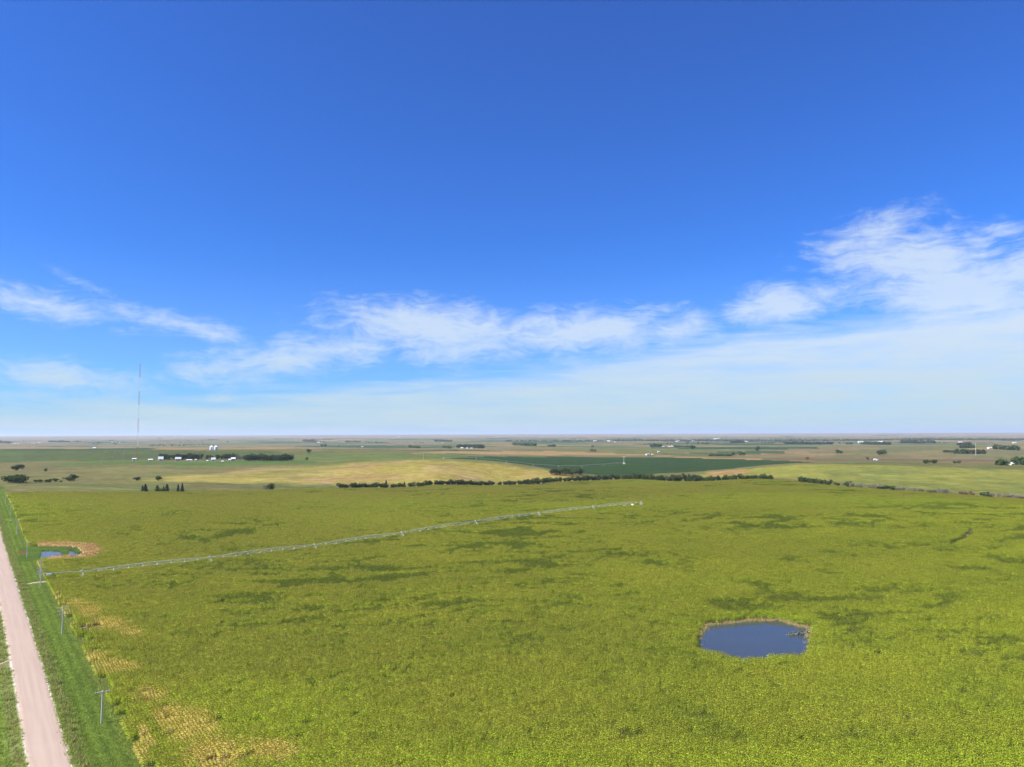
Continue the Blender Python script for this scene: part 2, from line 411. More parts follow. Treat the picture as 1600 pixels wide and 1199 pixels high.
def cover(x, y):
    n, t = xy_nt(x, y); r = np.hypot(x, y)
    def put(col, d, soft, base): k = 1 - sstep(d, -soft, soft); return base * (1 - k[:, None]) + col * k[:, None]
    # pasture and quarter-section parcels
    m1 = fbm(x / 85, y / 38, 4, 31)[:, None]; m2 = fbm(x / 210, y / 120, 4, 37)[:, None]; m3 = fbm(x / 30, y / 13, 3, 41)[:, None]
    mm = np.clip((0.55 * m2 + 0.45 * m1 - .38) * 4.2, 0, 1)
    past = PASTURE * (1 - mm) + PASTURE2 * mm
    gr = np.clip((fbm(x / 150, y / 90, 3, 47) - .5) * 5, 0, 1)[:, None]
    past = past * (1 - .6 * gr) + GREEN1 * .6 * gr
    pi = np.floor((n - 870) / 805).astype(int); pj = np.floor((t - 850) / 805).astype(int)
    h = (pi * 73856093 ^ pj * 19349663) & 0xffff
    sub = ((h >> 3) & 3); fn = ((n - 870) / 805 - pi); ft = ((t - 850) / 805 - pj)
    h2 = h + np.where(sub == 1, (fn > .5) * 7, 0) + np.where(sub == 2, (ft > .5) * 5, 0) + np.where(sub == 3, (ft * 4).astype(int) * 3, 0)
    pal = np.array(PALETTE)[h2 % len(PALETTE)]
    circ = ((fn - .5) ** 2 + (ft - .5) ** 2 < .235) & ((h % 7) == 2)
    pal = np.where(circ[:, None], C(.035, .085, .03), pal)
    edge = np.minimum(np.minimum(fn, 1 - fn), np.minimum(ft, 1 - ft)) * 805
    pal = np.where((edge < 6)[:, None], C(.22, .19, .13), pal)
    kf = sstep(r, 2300, 2700)[:, None]
    pal = pal * (.82 + .36 * m1) * (.9 + .2 * m3)
    c = past * (1 - kf) + pal * kf
    hz = sstep(r, 11000, 17000)[:, None]
    hills = C(.30, .24, .18) * (.75 + .5 * fbm(x / 2500, y / 900, 4, 51)[:, None])
    c = c * (1 - hz) + hills * hz
    for pol, col, soft, spot in COVERS:
        col = np.asarray(col); cc = col
        if spot is not None:
            s = np.clip((0.4 * m1 + 0.25 * m2 + .35 * m3 - .455) * 6, 0, 1); cc = col * (1 - s) + spot * s
        d = poly_dist(x, y, pol) + (fbm(x / 40, y / 40, 3, 3) - .5) * soft * 2
        k = (1 - sstep(d, -soft, soft))[:, None]; c = c * (1 - k) + cc * k
    gp = np.clip((fbm(x / 120, y / 34, 4, 57)[:, None] - .53) * 6, 0, .75) * ((r > 800) & (r < 1500) & (x < 0))[:, None]; c = c * (1 - gp) + C(.19, .20, .07) * gp
    d = np.hypot(x - CIRC[0], y - CIRC[1]) - CIRC[2]
    k = (1 - sstep(d, -2, 2))[:, None]; rg = .5 + .5 * np.sin(np.hypot(x - CIRC[0], y - CIRC[1]) / 7.0)
    c = c * (1 - k) + (DGREEN * (0.9 + .2 * m1) * (1 - .10 * rg[:, None])) * k
    # maize field soil
    fld = np.maximum.reduce([34.5 - n, n - FAR_N + 3, t - FAR_T + 3])
    k = (1 - sstep(fld, -1.5, 1.5))[:, None]; c = c * (1 - k) + (SOIL * (.75 + .5 * m3)) * k
    # headland strip and fence-line grass beside the far edges
    # verges of the road
    ve = np.maximum(n - 34.5, -18 - n); k = (1 - sstep(ve, -1.0, 1.0))[:, None]
    lush = fbm(n / 3.0, t / 14, 3, 61)[:, None]; fine = fbm(n / .8, t / .8, 3, 67)[:, None]
    vg = VERGE * (.75 + .5 * lush) * (.8 + .4 * fine)
    br = (np.exp(-((n - 22.3) / 1.3) ** 2) + .8 * np.exp(-((n - 11.4) / 1.3) ** 2) + .5 * np.exp(-((n - 30.5) / 1.0) ** 2))[:, None] * (.35 + .9 * fine)
    vg = vg * (1 - np.clip(br, 0, 1)) + C(.12, .105, .045) * np.clip(br, 0, 1)
    lf = np.exp(-((n - 5.5) / 2.0) ** 2)[:, None] * .6; vg = vg * (1 - lf) + C(.20, .19, .05) * lf
    c = c * (1 - k) + vg * k
    # road gravel under the sheet
    k = (1 - sstep(np.abs(n - 16.85), 3.6, 4.3))[:, None]; c = c * (1 - k) + C(.50, .42, .34) * k
    # slough: wet grass
    if (r < 800).any():
        d = poly_dist(x, y, WALLOW) ; k = (1 - sstep(d, -3, 3))[:, None]; c = c * (1 - k) + (C(.030, .075, .022) * (.7 + .6 * m3)) * k
        d = poly_dist(x, y, POND); k = (1 - sstep(np.abs(d - 0.3), .4, 1.8))[:, None]; c = c * (1 - k) + C(.20, .12, .055) * k
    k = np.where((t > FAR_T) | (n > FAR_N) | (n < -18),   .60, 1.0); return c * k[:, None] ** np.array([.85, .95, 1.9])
COVERS = [
    (G((0, 749), (0, 736), (250, 736), (520, 733), (560, 742), (530, 754), (200, 750)), PASTURE * .95, 15, PASTURE2),
    (G((-200, 722), (-200, 704.5), (0, 704.5), (200, 704), (330, 703.5), (455, 707), (470, 716), (240, 720), (0, 722)), DKGREEN, 8, GREEN1),
    (G((80, 726), (100, 723), (240, 721.5), (470, 719), (520, 723), (300, 727)), C(.095, .165, .035), 8, GREEN1),
    (G((440, 716), (480, 710), (560, 707.5), (640, 710), (900, 713), (900, 717), (700, 717), (560, 719.5), (480, 719)), C(.135, .175, .052), 8, C(.10, .15, .045)),
    (G((205, 752), (260, 744), (330, 741), (400, 733), (470, 730), (560, 723), (640, 720), (690, 719), (780, 726), (860, 737), (905, 746), (960, 746.5), (900, 752), (700, 757), (560, 757), (400, 755)), YELLOW, 26, RUST),
    (G((1090, 742), (1120, 737), (1260, 726), (1600, 735), (1750, 740), (1750, 778), (1600, 775), (1400, 763), (1210, 747), (1100, 747)), C(.255, .265, .065), 6, C(.17, .20, .06)),
    (G((1100, 738), (1160, 733), (1180, 741), (1110, 745)), C(.30, .20, .09), 6, RUST),
    (G((640, 709), (700, 705), (860, 705), (1010, 711), (1080, 714.5), (1250, 718), (1300, 719.5), (1250, 721.5), (1000, 711.5), (850, 711), (700, 708.5)), STUBBLE, 6, None),
    (G((1190, 719.5), (1300, 720), (1600, 722), (1600, 719), (1300, 717), (1190, 717)), C(.17, .11, .08), 4, None),
    (G((240, 702.3), (330, 701.5), (440, 702), (500, 700), (420, 698.5), (250, 699.5)), STUBBLE * .9, 10, None),
    (G((-50, 702), (130, 702), (250, 700), (180, 698.5), (-50, 698)), C(.27, .20, .13), 10, None)]

def set_color_attr(me, name, col):
    a = me.color_attributes.new(name, 'FLOAT_COLOR', 'POINT')
    buf = np.ones((len(me.vertices), 4), np.float32); buf[:, :3] = col; a.data.foreach_set('color', buf.ravel())

def grid_mesh(name, X, Y, Z):
    a, b = X.shape; me = bpy.data.meshes.new(name)
    v = np.stack([X.ravel(), Y.ravel(), Z.ravel()], 1).astype(np.float32)
    i = np.arange(a * b).reshape(a, b)
    f = np.stack([i[:-1, :-1].ravel(), i[1:, :-1].ravel(), i[1:, 1:].ravel(), i[:-1, 1:].ravel()], 1)
    return mesh_np(name, v, f)
def mesh_np(name, v, f):
    me = bpy.data.meshes.new(name); k = f.shape[1]
    me.vertices.add(len(v)); me.vertices.foreach_set('co', v.astype(np.float32).ravel())
    me.loops.add(f.size); me.loops.foreach_set('vertex_index', f.astype(np.int32).ravel())
    me.polygons.add(len(f)); me.polygons.foreach_set('loop_start', np.arange(0, f.size, k, dtype=np.int32))
    me.update(calc_edges=True); me.polygons.foreach_set('use_smooth', np.ones(len(f), bool)); return me

def build_ground():
    dy = np.concatenate([np.arange(560, 20, -1.35), np.arange(20, 4, -.4), np.arange(4, 1.3, -.12)])
    r = np.concatenate([[1.0, 25, 60, 90, 115, 135], CAM_H * FOC / dy, [80000.0]]); r = r[np.argsort(r)]
    fine = np.radians(np.arange(-43, 43.01, 0.08)); coarse = np.radians(np.arange(45, 315.1, 4.5))
    az = np.concatenate([fine, coarse, [fine[0] + 2 * math.pi]])
    A, R_ = np.meshgrid(az, r, indexing='ij')
    X = R_ * np.sin(A); Y = R_ * np.cos(A); Z = height(X, Y)
    me = grid_mesh('ground', X[::-1], Y[::-1], Z[::-1])
    col = cover(X[::-1].ravel(), Y[::-1].ravel())
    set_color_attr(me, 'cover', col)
    m, t, b = principled('ground_cover', 0.95, 0.1)
    at = t.n('ShaderNodeAttribute', attribute_name='cover'); g = t.n('ShaderNodeNewGeometry')
    p = g.outputs['Position']
    n1 = t.noise(p, 0.9, 6.0, .65); n2 = t.noise(p, 0.07, 6.0, .65); n3 = t.noise(p, 0.012, 4.0, .6)
    f = t.m('MULTIPLY', t.m('MULTIPLY', t.ss(n1, .25, .75, .72, 1.28), t.ss(n2, .3, .7, .78, 1.22)), t.ss(n3, .3, .7, .88, 1.12))
    c = t.mix(1.0, at.outputs[0], t.xyz(f, f, t.m('MULTIPLY', f, f)), 'MULTIPLY')
    t.put(b.inputs['Base Color'], c)
    bp = t.n('ShaderNodeBump'); bp.inputs['Strength'].default_value = .6; bp.inputs['Distance'].default_value = .25
    t.put(bp.inputs['Height'], n1); t.L(bp.outputs[0], b.inputs['Normal'])
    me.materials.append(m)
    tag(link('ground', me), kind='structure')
build_ground()

# ------------------------------------------------------------------ road
def build_road():
    m, t, b = principled('gravel', 0.95, 0.15)
    g = t.n('ShaderNodeNewGeometry'); p = g.outputs['Position']
    mp = t.n('ShaderNodeMapping'); mp.inputs['Rotation'].default_value = (0, 0, -TH); t.put(mp.inputs['Vector'], p)
    s = t.sep(mp.outputs[0])                              # x = across, y = along
    ln = t.noise(t.xyz(s[0], t.m('MULTIPLY', s[1], .03), 0), 1.1, 4.0, .6)
    fine = t.noise(p, 3.0, 6.0, .7); blot = t.noise(p, .12, 5.0, .6)
    c = t.mix(t.ss(ln, .35, .65), (.335, .250, .195), (.375, .282, .22)); c = t.mix(t.ss(fine, .35, .75, 0, .45), c, (.33, .255, .19))
    c = t.mix(t.ss(blot, .45, .75, 0, .35), c, (.38, .295, .235))
    cen = 16.85
    tr = t.m('MINIMUM', t.m('ABSOLUTE', t.m('SUBTRACT', s[0], cen - 1.0)), t.m('ABSOLUTE', t.m('SUBTRACT', s[0], cen + 1.0)))
    c = t.mix(t.ss(tr, .2, .7, .25, 0.0), c, (.40, .31, .245))
    t.put(b.inputs['Base Color'], c)
    bp = t.n('ShaderNodeBump'); bp.inputs['Strength'].default_value = .4; bp.inputs['Distance'].default_value = .05; t.put(bp.inputs['Height'], fine); t.L(bp.outputs[0], b.inputs['Normal'])
    tt = np.concatenate([np.arange(-60, 120, 10), np.arange(120, 420, .45), np.arange(420, 900, 2.0), np.arange(900, 2000, 10)])
    k = np.linspace(0, 1, 15)
    wl = ROAD_L + (fbm(tt / 1.3, tt * 0, 4, 71) - .5) * .9; wr = ROAD_R + (fbm(tt / 1.1, tt * 0 + 5, 4, 73) - .5) * 1.0
    Nn = wl[:, None] * (1 - k) + wr[:, None] * k; T = np.repeat(tt[:, None], len(k), 1)
    X = Nn * NV[0] + T * TV[0]; Y = Nn * NV[1] + T * TV[1]
    Z = height(X, Y) + .06 + .05 * (1 - ((k - .5) * 2) ** 2)[None]; Z[:, 0] -= .12; Z[:, -1] -= .12
    me = grid_mesh('road', X[:, ::-1][::-1], Y[:, ::-1][::-1], Z[:, ::-1][::-1]); me.materials.append(m)
    tag(link('gravel_road', me), kind='structure')
    # farm lane turning off towards the irrigation pump and a two-track on the left
    for nm, pts, w in (('field_lane', [(ROAD_R - .5, 398), (24, 398.5), (28, 400), (32.5, 401)], 1.5), ('farm_track', [(ROAD_L + .5, 268), (9, 266), (0, 262), (-30, 250), (-80, 235)], .55)):
        q = []
        for i in range(len(pts) - 1):
            for s_ in np.linspace(0, 1, 14)[:-1]: q.append((pts[i][0] * (1 - s_) + pts[i + 1][0] * s_, pts[i][1] * (1 - s_) + pts[i + 1][1] * s_))
        q = np.array(q); dirv = np.gradient(q, axis=0); nn = np.stack([-dirv[:, 1], dirv[:, 0]], 1); nn /= np.linalg.norm(nn, axis=1)[:, None]
        kk = np.linspace(-1, 1, 5); P = q[:, None, :] + nn[:, None, :] * (kk[None, :, None] * w)
        X = P[..., 0] * NV[0] + P[..., 1] * TV[0]; Y = P[..., 0] * NV[1] + P[..., 1] * TV[1]; Z = height(X, Y) + .09
        me = grid_mesh(nm, X[:, ::-1], Y[:, ::-1], Z[:, ::-1]); me.materials.append(m); tag(link(nm, me), kind='structure')
build_road()

# ------------------------------------------------------------------ water
def build_water():
    m, t, b = principled('pond_water', 0.09, 0.5)
    g = t.n('ShaderNodeNewGeometry'); n = t.noise(g.outputs['Position'], .05, 3.0)
    t.put(b.inputs['Base Color'], t.mix(n, (.036, .042, .040), (.050, .055, .048))); b.inputs['IOR'].default_value = 1.333
    bp = t.n('ShaderNodeBump'); bp.inputs['Strength'].default_value = .12; bp.inputs['Distance'].default_value = .05
    t.put(bp.inputs['Height'], t.noise(g.outputs['Position'], 1.6, 3.0)); t.L(bp.outputs[0], b.inputs['Normal'])
    def sheet(name, poly, z, grow):
        c = np.mean(poly, 0); mb = MB()
        mb.poly([(c[0] + (p[0] - c[0]) * grow, c[1] + (p[1] - c[1]) * grow, z) for p in poly][::1])
        me = mb.mesh(name, m)
        if me.polygons[0].normal.z < 0: me.flip_normals()
        o = link(name, me); tag(o, kind='structure')
    sheet('pond_water', POND, POND_Z, 1.06)
    for q in SLOUGH: sheet('slough_water', q, SL_Z, 1.05)
build_water()

# ------------------------------------------------------------------ maize
PIV = (110.0, 614.0)
def leaf_strip(v, f, vc, base, az, L, w, rise, droop, col, r3):
    dx, dy = math.cos(az), math.sin(az); px, py = -dy, dx; b = len(v); N = 3
    for i in range(N + 1):
        s = i / N; rr = L * s * (1 - .18 * s); z = base[2] + rise * s - droop * s * s; ww = w * (1 - s) ** .6 * (.6 + .8 * s) if i < N else .006
        x = base[0] + dx * rr; y = base[1] + dy * rr
        v.append((x - px * ww, y - py * ww, z + .02)); v.append((x + px * ww, y + py * ww, z - .02))
        vc.append(col); vc.append(col)
    for i in range(N): f.append((b + 2 * i, b + 2 * i + 1, b + 2 * i + 3, b + 2 * i + 2))
def maize_tile(seed, S, rows, step):
    R = random.Random(seed); v = []; f = []; vc = []
    sp = S / rows
    for i in range(rows):
        n = -S / 2 + sp * (i + .5); t = -S / 2 + step * R.random()
        while t < S / 2:
            if R.random() < .05: t += step; continue
            x = n + R.gauss(0, .055); y = t + R.gauss(0, .05); h = R.gauss(2.12, .22); pb = R.random()
            turn = R.gauss(0, .6)
            for k in range(6):
                zz = h * (.30 + .125 * k); a = turn + math.pi * k + R.gauss(0, .45)
                leaf_strip(v, f, vc, (x, y, zz), a, R.uniform(.48, .80) * (1 if k < 4 else .85), R.uniform(.06, .09), R.uniform(.20, .40), R.uniform(.25, .55), (0.0, pb, R.random(), 1), R)
            # tassel: upright spike and two side branches
            for q in range(3):
                a = R.uniform(0, 6.28); b = len(v); hx = .05 if q else .02; tx = x + math.cos(a) * (.14 if q else .02); ty = y + math.sin(a) * (.14 if q else .02)
                zt = h + (.34 if q == 0 else .22)
                v += [(x - .025, y, h - .25), (x + .025, y, h - .25), (tx + .018, ty, zt), (tx - .018, ty, zt)]
                vc += [(1.0, pb, R.random(), 1)] * 4; f.append((b, b + 1, b + 2, b + 3))
            b = len(v); v += [(x - .02, y, 0), (x + .02, y, 0), (x + .015, y, h), (x - .015, y, h)]; vc += [(.3, pb, .5, 1)] * 4; f.append((b, b + 1, b + 2, b + 3))
            t += step * R.uniform(.8, 1.2)
    me = mesh_np('maize_tile', np.array(v, np.float32), np.array(f)); set_color_attr(me, 'kind', np.array(vc)[:, :3])
    return me

def instancer(name, pts, scale, rot, var, protos, attrs):
    """one object: a cloud of points on which geometry nodes set whole pieces"""
    me = bpy.data.meshes.new(name); me.vertices.add(len(pts)); me.vertices.foreach_set('co', np.asarray(pts, np.float32).ravel())
    def fa(nm, arr, ty='FLOAT'):
        a = me.attributes.new(nm, ty, 'POINT'); a.data.foreach_set('vector' if ty == 'FLOAT_VECTOR' else 'value', np.asarray(arr, np.int32 if ty == 'INT' else np.float32).ravel())
    fa('piece_scale', scale, 'FLOAT_VECTOR'); fa('piece_rotation', rot, 'FLOAT_VECTOR'); fa('piece_index', var, 'INT')
    for k, a in attrs.items(): fa(k, a, 'FLOAT_VECTOR')
    col = bpy.data.collections.new(name + '_pieces')
    for i, p in enumerate(protos):
        o = bpy.data.objects.new('%s_piece_%02d' % (name, i), p); col.objects.link(o)
    ng = bpy.data.node_groups.new(name, 'GeometryNodeTree')
    ng.interface.new_socket('Geometry', in_out='INPUT', socket_type='NodeSocketGeometry'); ng.interface.new_socket('Geometry', in_out='OUTPUT', socket_type='NodeSocketGeometry')
    N = ng.nodes.new; L = ng.links.new
    gi = N('NodeGroupInput'); go = N('NodeGroupOutput'); ci = N('GeometryNodeCollectionInfo'); ci.inputs['Collection'].default_value = col
    ci.inputs['Separate Children'].default_value = True; ci.inputs['Reset Children'].default_value = True
    ip = N('GeometryNodeInstanceOnPoints'); L(gi.outputs[0], ip.inputs['Points']); L(ci.outputs[0], ip.inputs['Instance']); ip.inputs['Pick Instance'].default_value = True
    def na(nm, ty):
        a = N('GeometryNodeInputNamedAttribute'); a.data_type = ty; a.inputs['Name'].default_value = nm; return [s for s in a.outputs if s.enabled][0]
    L(na('piece_index', 'INT'), ip.inputs['Instance Index'])
    e2r = N('FunctionNodeEulerToRotation'); L(na('piece_rotation', 'FLOAT_VECTOR'), e2r.inputs[0]); L(e2r.outputs[0], ip.inputs['Rotation'])
    L(na('piece_scale', 'FLOAT_VECTOR'), ip.inputs['Scale']); L(ip.outputs[0], go.inputs[0])
    o = link(name, me); md = o.modifiers.new('pieces', 'NODES'); md.node_group = ng
    return o

def ell(x, y, px, py, rx, ry, lift=2.2):
    """soft blob on the land round the place seen at (px, py); rx, ry in photo pixels there"""
    c = ground_hit(px, py, height, lift); a = ground_hit(px + rx, py, height, lift); b = ground_hit(px, py + ry, height, lift)
    e1 = np.subtract(a, c); e2 = np.subtract(b, c); M = np.linalg.inv(np.array([e1, e2]).T)
    dx = x - c[0]; dy = y - c[1]; u = M[0, 0] * dx + M[0, 1] * dy; v = M[1, 0] * dx + M[1, 1] * dy
    return np.clip(1.25 - np.sqrt(u * u + v * v), 0, 1)

def build_maize():
    S = 2.286
    n0 = np.arange(32.0, FAR_N, S) + S / 2; t0 = np.arange(-40, FAR_T - S, S) + S / 2
    Nn, T = np.meshgrid(n0, t0, indexing='ij'); Nn = Nn.ravel(); T = T.ravel()
    x = Nn * NV[0] + T * TV[0]; y = Nn * NV[1] + T * TV[1]
    a = np.degrees(np.arctan2(x, y)); r = np.hypot(x, y)
    k = (np.abs(a) < 41) & (r > 125); x = x[k]; y = y[k]; Nn = Nn[k]; T = T[k]; r = r[k]
    z = height(x, y)
    keep = np.ones(len(x), bool)
    keep &= poly_dist(x, y, POND) > 1.6
    keep &= poly_dist(x, y, WALLOW) > .5
    w1 = fbm(x / 14, y / 14, 3, 101); w2 = fbm(x / 38, y / 38, 4, 103); w3 = fbm(x / 6, y / 6, 2, 107); w4 = fbm(x / 120, y / 120, 3, 109)
    # ragged edge along the verge
    keep &= (Nn - 31.5 + (w3 - .5) * 4.5) > 1.2
    # stressed (yellow to tan), rust (dry orange), dark (lush, tassels hidden, painted gap shade), lime (fresh, painted light on rises)
    stress = np.zeros(len(x)); rust = np.zeros(len(x)); bare = np.zeros(len(x)); lime = np.zeros(len(x)); dark = np.zeros(len(x))
    for q in ((85, 935, 14, 16), (118, 938, 16, 8), (140, 950, 24, 14), (170, 970, 36, 12), (205, 985, 24, 8), (150, 1022, 26, 12), (185, 1036, 40, 13), (235, 1078, 30, 14), (262, 1110, 26, 22), (300, 1125, 46, 34), (335, 1170, 50, 36),
              (430, 1165, 50, 22), (225, 1150, 16, 30)):
        s = ell(x, y, *q); stress = np.maximum(stress, s * (.55 + .9 * w3))
    stress = np.maximum(stress, (1 - sstep(Nn, 31.5, 35.0)) * (.2 + 1.0 * w3) * sstep(w1 + .0 * T, .38, .6))
    for q in ((136, 973, 18, 6), (150, 971, 12, 6), (332, 1176, 16, 8), (318, 1190, 12, 7), (235, 1076, 7, 5), (262, 1113, 6, 8)):
        bare = np.maximum(bare, ell(x, y, *q) * (.5 + w3))
    dR = poly_dist(x, y, WALLOW)
    rust = np.maximum(rust, (1 - sstep(dR, 3, 15 + 8 * (w3 - .5))) * 1.1 * sstep(Nn, 33, 40) * (1 - .8 * (1 - sstep(T, 400, 418))))
    pd = poly_dist(x, y, POND)
    lime = np.maximum(lime, .5 * (1 - sstep(pd, 2, 13)) * sstep(w3, .2, .6)); dark_p = (1 - sstep(pd, 1, 6)) * .2
    for q in ((420, 1110, 220, 75), (760, 1195, 420, 62), (1250, 1195, 420, 55), (1580, 1190, 160, 50), (150, 785, 230, 26), (560, 785, 260, 20), (900, 790, 180, 12), (1300, 780, 260, 14), (400, 1080, 90, 30), (1010, 752, 90, 7), (560, 805, 120, 18), (1215, 960, 60, 10)):
        lime = np.maximum(lime, ell(x, y, *q) * (.5 + .8 * w1))
    for q in ((330, 835, 150, 22, ), (300, 912, 60, 12), (560, 905, 130, 24), (700, 885, 90, 16), (850, 960, 90, 14), (800, 797, 80, 5), (880, 763, 90, 8), (1370, 806, 70, 8), (1440, 822, 60, 6), (1500, 890, 70, 14), (1350, 915, 60, 14),
              (1120, 945, 60, 10), (1400, 1000, 70, 16), (1190, 1085, 150, 14), (480, 1060, 120, 10), (640, 1075, 120, 8), (1540, 905, 60, 10), (1060, 880, 70, 16), (240, 800, 120, 12), (760, 850, 80, 10)):
        dark = np.maximum(dark, ell(x, y, *q) * (.25 + 1.2 * w1))
    spk = fbm(x / 3.4, y / 3.4, 2, 113) * .58 + RNG.random(len(x)) * .42
    w5 = fbm(x / 9, y / 9, 3, 117)
    want = np.clip((w2 * .5 + w1 * .25 + w5 * .25 - .52) * 3.0, 0, .55) + np.clip(dark, 0, 1) * .30 * sstep(w5, .30, .62)
    # thin drifts of lodged, darker maize running across the slope
    xs_ = x * .985 + y * .17; ys_ = -x * .17 + y * .985; bend = (fbm(x / 90, y / 90, 2, 141) - .5) * 40
    drift = fbm(xs_ / 15, (ys_ + bend) / 5.5, 4, 143); drift2 = fbm(xs_ / 50, (ys_ + bend) / 14, 3, 145)
    zone = sstep(fbm(x / 130, y / 130, 2, 147), .30, .55) * sstep(r, 200, 340)
    want = want * (.45 + .35 * sstep(r, 250, 420)) + np.clip((drift * .65 + drift2 * .35 - .500) * 5.5, 0, .58) * (.14 + .86 * zone)
    want = want * (1 - .6 * np.clip(lime, 0, 1))
    dk = np.clip((want * .95 + .115 - (1 - spk) * .72) * 4.0 + .42, 0, 1) * np.clip(want * 2.2 + .35, 0, 1)  # dark specks: shade of canopy gaps painted into the tile colour
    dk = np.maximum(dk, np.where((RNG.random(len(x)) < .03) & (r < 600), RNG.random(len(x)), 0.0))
    broad = np.clip(.55 * sstep(fbm(x / 170, y / 110, 3, 119), .35, .65) + .45 * sstep(fbm(xs_ / 210, (ys_ + bend) / 34, 3, 149), .38, .62), 0, 1)  # broad light and dark of the land's swells, put into the leaf colour
    gap = (RNG.random(len(x)) < .012 + .020 * (r < 430) * (w5 > .5) + .16 * np.clip(want, 0, .6)) & (r < 640)
    # wheel tracks of the pivot, where they show
    rp = np.hypot(x - PIV[0], y - PIV[1])
    keep &= ~(bare > .75)
    tr = np.zeros(len(x), bool)
    for (px, py, rx, ry, wid) in ((1505, 838, 22, 26, 2.3), (1362, 822, 6, 8, .8), (575, 797, 26, 13, .8), (435, 819, 8, 9, .8), (400, 815, 12, 16, .7), (295, 842, 6, 12, .7)):
        c = ground_hit(px, py, height, 2.2); rr = math.hypot(c[0] - PIV[0], c[1] - PIV[1])
        tr |= (np.abs(rp - rr) < wid) & (ell(x, y, px, py, rx, ry) > .25)
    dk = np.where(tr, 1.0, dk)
    keep &= ~(tr & (RNG.random(len(x)) < .45))
    pc = np.hypot(x - PIV[0], y - PIV[1]); keep &= (pc > 5)
    lane = (np.abs(Nn * 0 + (T - 402)) < 2.2) & (Nn < 46); keep &= ~lane
    hs = 1.0 - .30 * dk - .16 * np.clip(stress, 0, 1) + .10 * (w4 - .5) + RNG.normal(0, .055, len(x)) - .15 * np.clip(rust, 0, 1)
    hs = np.clip(hs - .5 * np.clip(bare, 0, 1), .35, 1.15)
    hs = np.where(tr, hs * .45, hs)
    hs = np.where(gap, hs * RNG.uniform(.3, .6, len(hs)), hs)
    # rare sunken holes in the canopy, their shade also put into the colour
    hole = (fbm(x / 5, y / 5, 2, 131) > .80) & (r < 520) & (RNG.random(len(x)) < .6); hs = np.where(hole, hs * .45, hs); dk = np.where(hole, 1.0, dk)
    tint1 = np.stack([np.clip(stress + .12 * w4, 0, 1), dk, np.clip(rust, 0, 1)], 1); tint2 = np.stack([np.clip(lime, 0, 1), broad, RNG.random(len(x))], 1)
    x, y, z, hs, tint1, tint2 = [q[keep] for q in (x, y, z, hs, tint1, tint2)]
    M = len(x); protos = [maize_tile(200 + i, S, 3, .24) for i in range(12)]
    # material
    m = bpy.data.materials.new('maize'); m.use_nodes = True; nt = m.node_tree; t = NT(nt); nt.nodes.clear()
    kd = t.sep(t.n('ShaderNodeAttribute', attribute_name='kind').outputs['Vector'])
    a1 = t.sep(t.n('ShaderNodeAttribute', attribute_name='tint_a', attribute_type='INSTANCER').outputs['Vector']); a2 = t.sep(t.n('ShaderNodeAttribute', attribute_name='tint_b', attribute_type='INSTANCER').outputs['Vector'])
    p = t.n('ShaderNodeNewGeometry').outputs['Position']
    nz = t.noise(p, .35, 4.0, .65); nb = t.noise(p, .035, 4.0, .6); nf = t.noise(p, 1.6, 2.0, .6)
    leaf = t.mix(t.ss(nb, .35, .65), (.300, .385, .030), (.370, .425, .038))
    leaf = t.mix(t.m('MULTIPLY', t.m('SUBTRACT', 1.0, a2[1]), .48), leaf, (.175, .235, .028))
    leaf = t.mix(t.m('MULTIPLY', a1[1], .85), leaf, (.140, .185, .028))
    leaf = t.mix(t.m('MULTIPLY', a2[0], .75), leaf, (.350, .480, .030))
    stress = t.ss(t.m('ADD', a1[0], t.m('MULTIPLY', t.m('SUBTRACT', nz, .5), 1.3)), .18, .80)
    sc_ = t.mix(t.ss(t.m('ADD', kd[1], t.m('SUBTRACT', nf, .5)), .3, .8), (.64, .54, .075), (.60, .45, .19))
    leaf = t.mix(t.m('MULTIPLY', stress, .85), leaf, sc_)
    rs = t.ss(t.m('ADD', a1[2], t.m('MULTIPLY', t.m('SUBTRACT', nz, .5), .9)), .3, .8)
    leaf = t.mix(t.m('MULTIPLY', rs, .9), leaf, t.mix(kd[1], (.80, .62, .28), (.72, .45, .22)))
    tas = t.mix(t.m('MULTIPLY', a1[1], .8), (.56, .46, .09), (.17, .21, .035))
    tas = t.mix(rs, tas, (.5, .3, .12))
    col = t.mix(kd[0], leaf, tas)
    nm = t.noise(p, 1.15, 3.0, .65)
    br = t.m('MULTIPLY', t.m('MULTIPLY', t.ss(nm, .30, .70, .74, 1.26), t.m('ADD', .70, t.m('MULTIPLY', kd[1], .60))), t.m('ADD', .88, t.m('MULTIPLY', kd[2], .24)))
    col = t.mix(1.0, col, t.xyz(br, br, br), 'MULTIPLY')
    df = t.n('ShaderNodeBsdfDiffuse'); t.put(df.inputs[0], col); tl = t.n('ShaderNodeBsdfTranslucent'); t.put(tl.inputs[0], col)
    mx = t.n('ShaderNodeMixShader'); mx.inputs[0].default_value = .30; t.L(df.outputs[0], mx.inputs[1]); t.L(tl.outputs[0], mx.inputs[2])
    out = t.n('ShaderNodeOutputMaterial'); t.L(mx.outputs[0], out.inputs[0])
    for q in protos: q.materials.append(m)
    rot = np.zeros((M, 3)); rot[:, 2] = TH + math.pi * RNG.integers(0, 2, M)
    scl = np.ones((M, 3)); scl[:, 2] = hs
    o = instancer('maize_crop', np.stack([x, y, z], 1), scl, rot, RNG.integers(0, 12, M), protos, {'tint_a': tint1, 'tint_b': tint2})
    tag(o, 'wide field of tall green and yellow tasselled maize in straight rows', 'maize crop', kind='stuff')
    print('maize tiles', M)
build_maize()

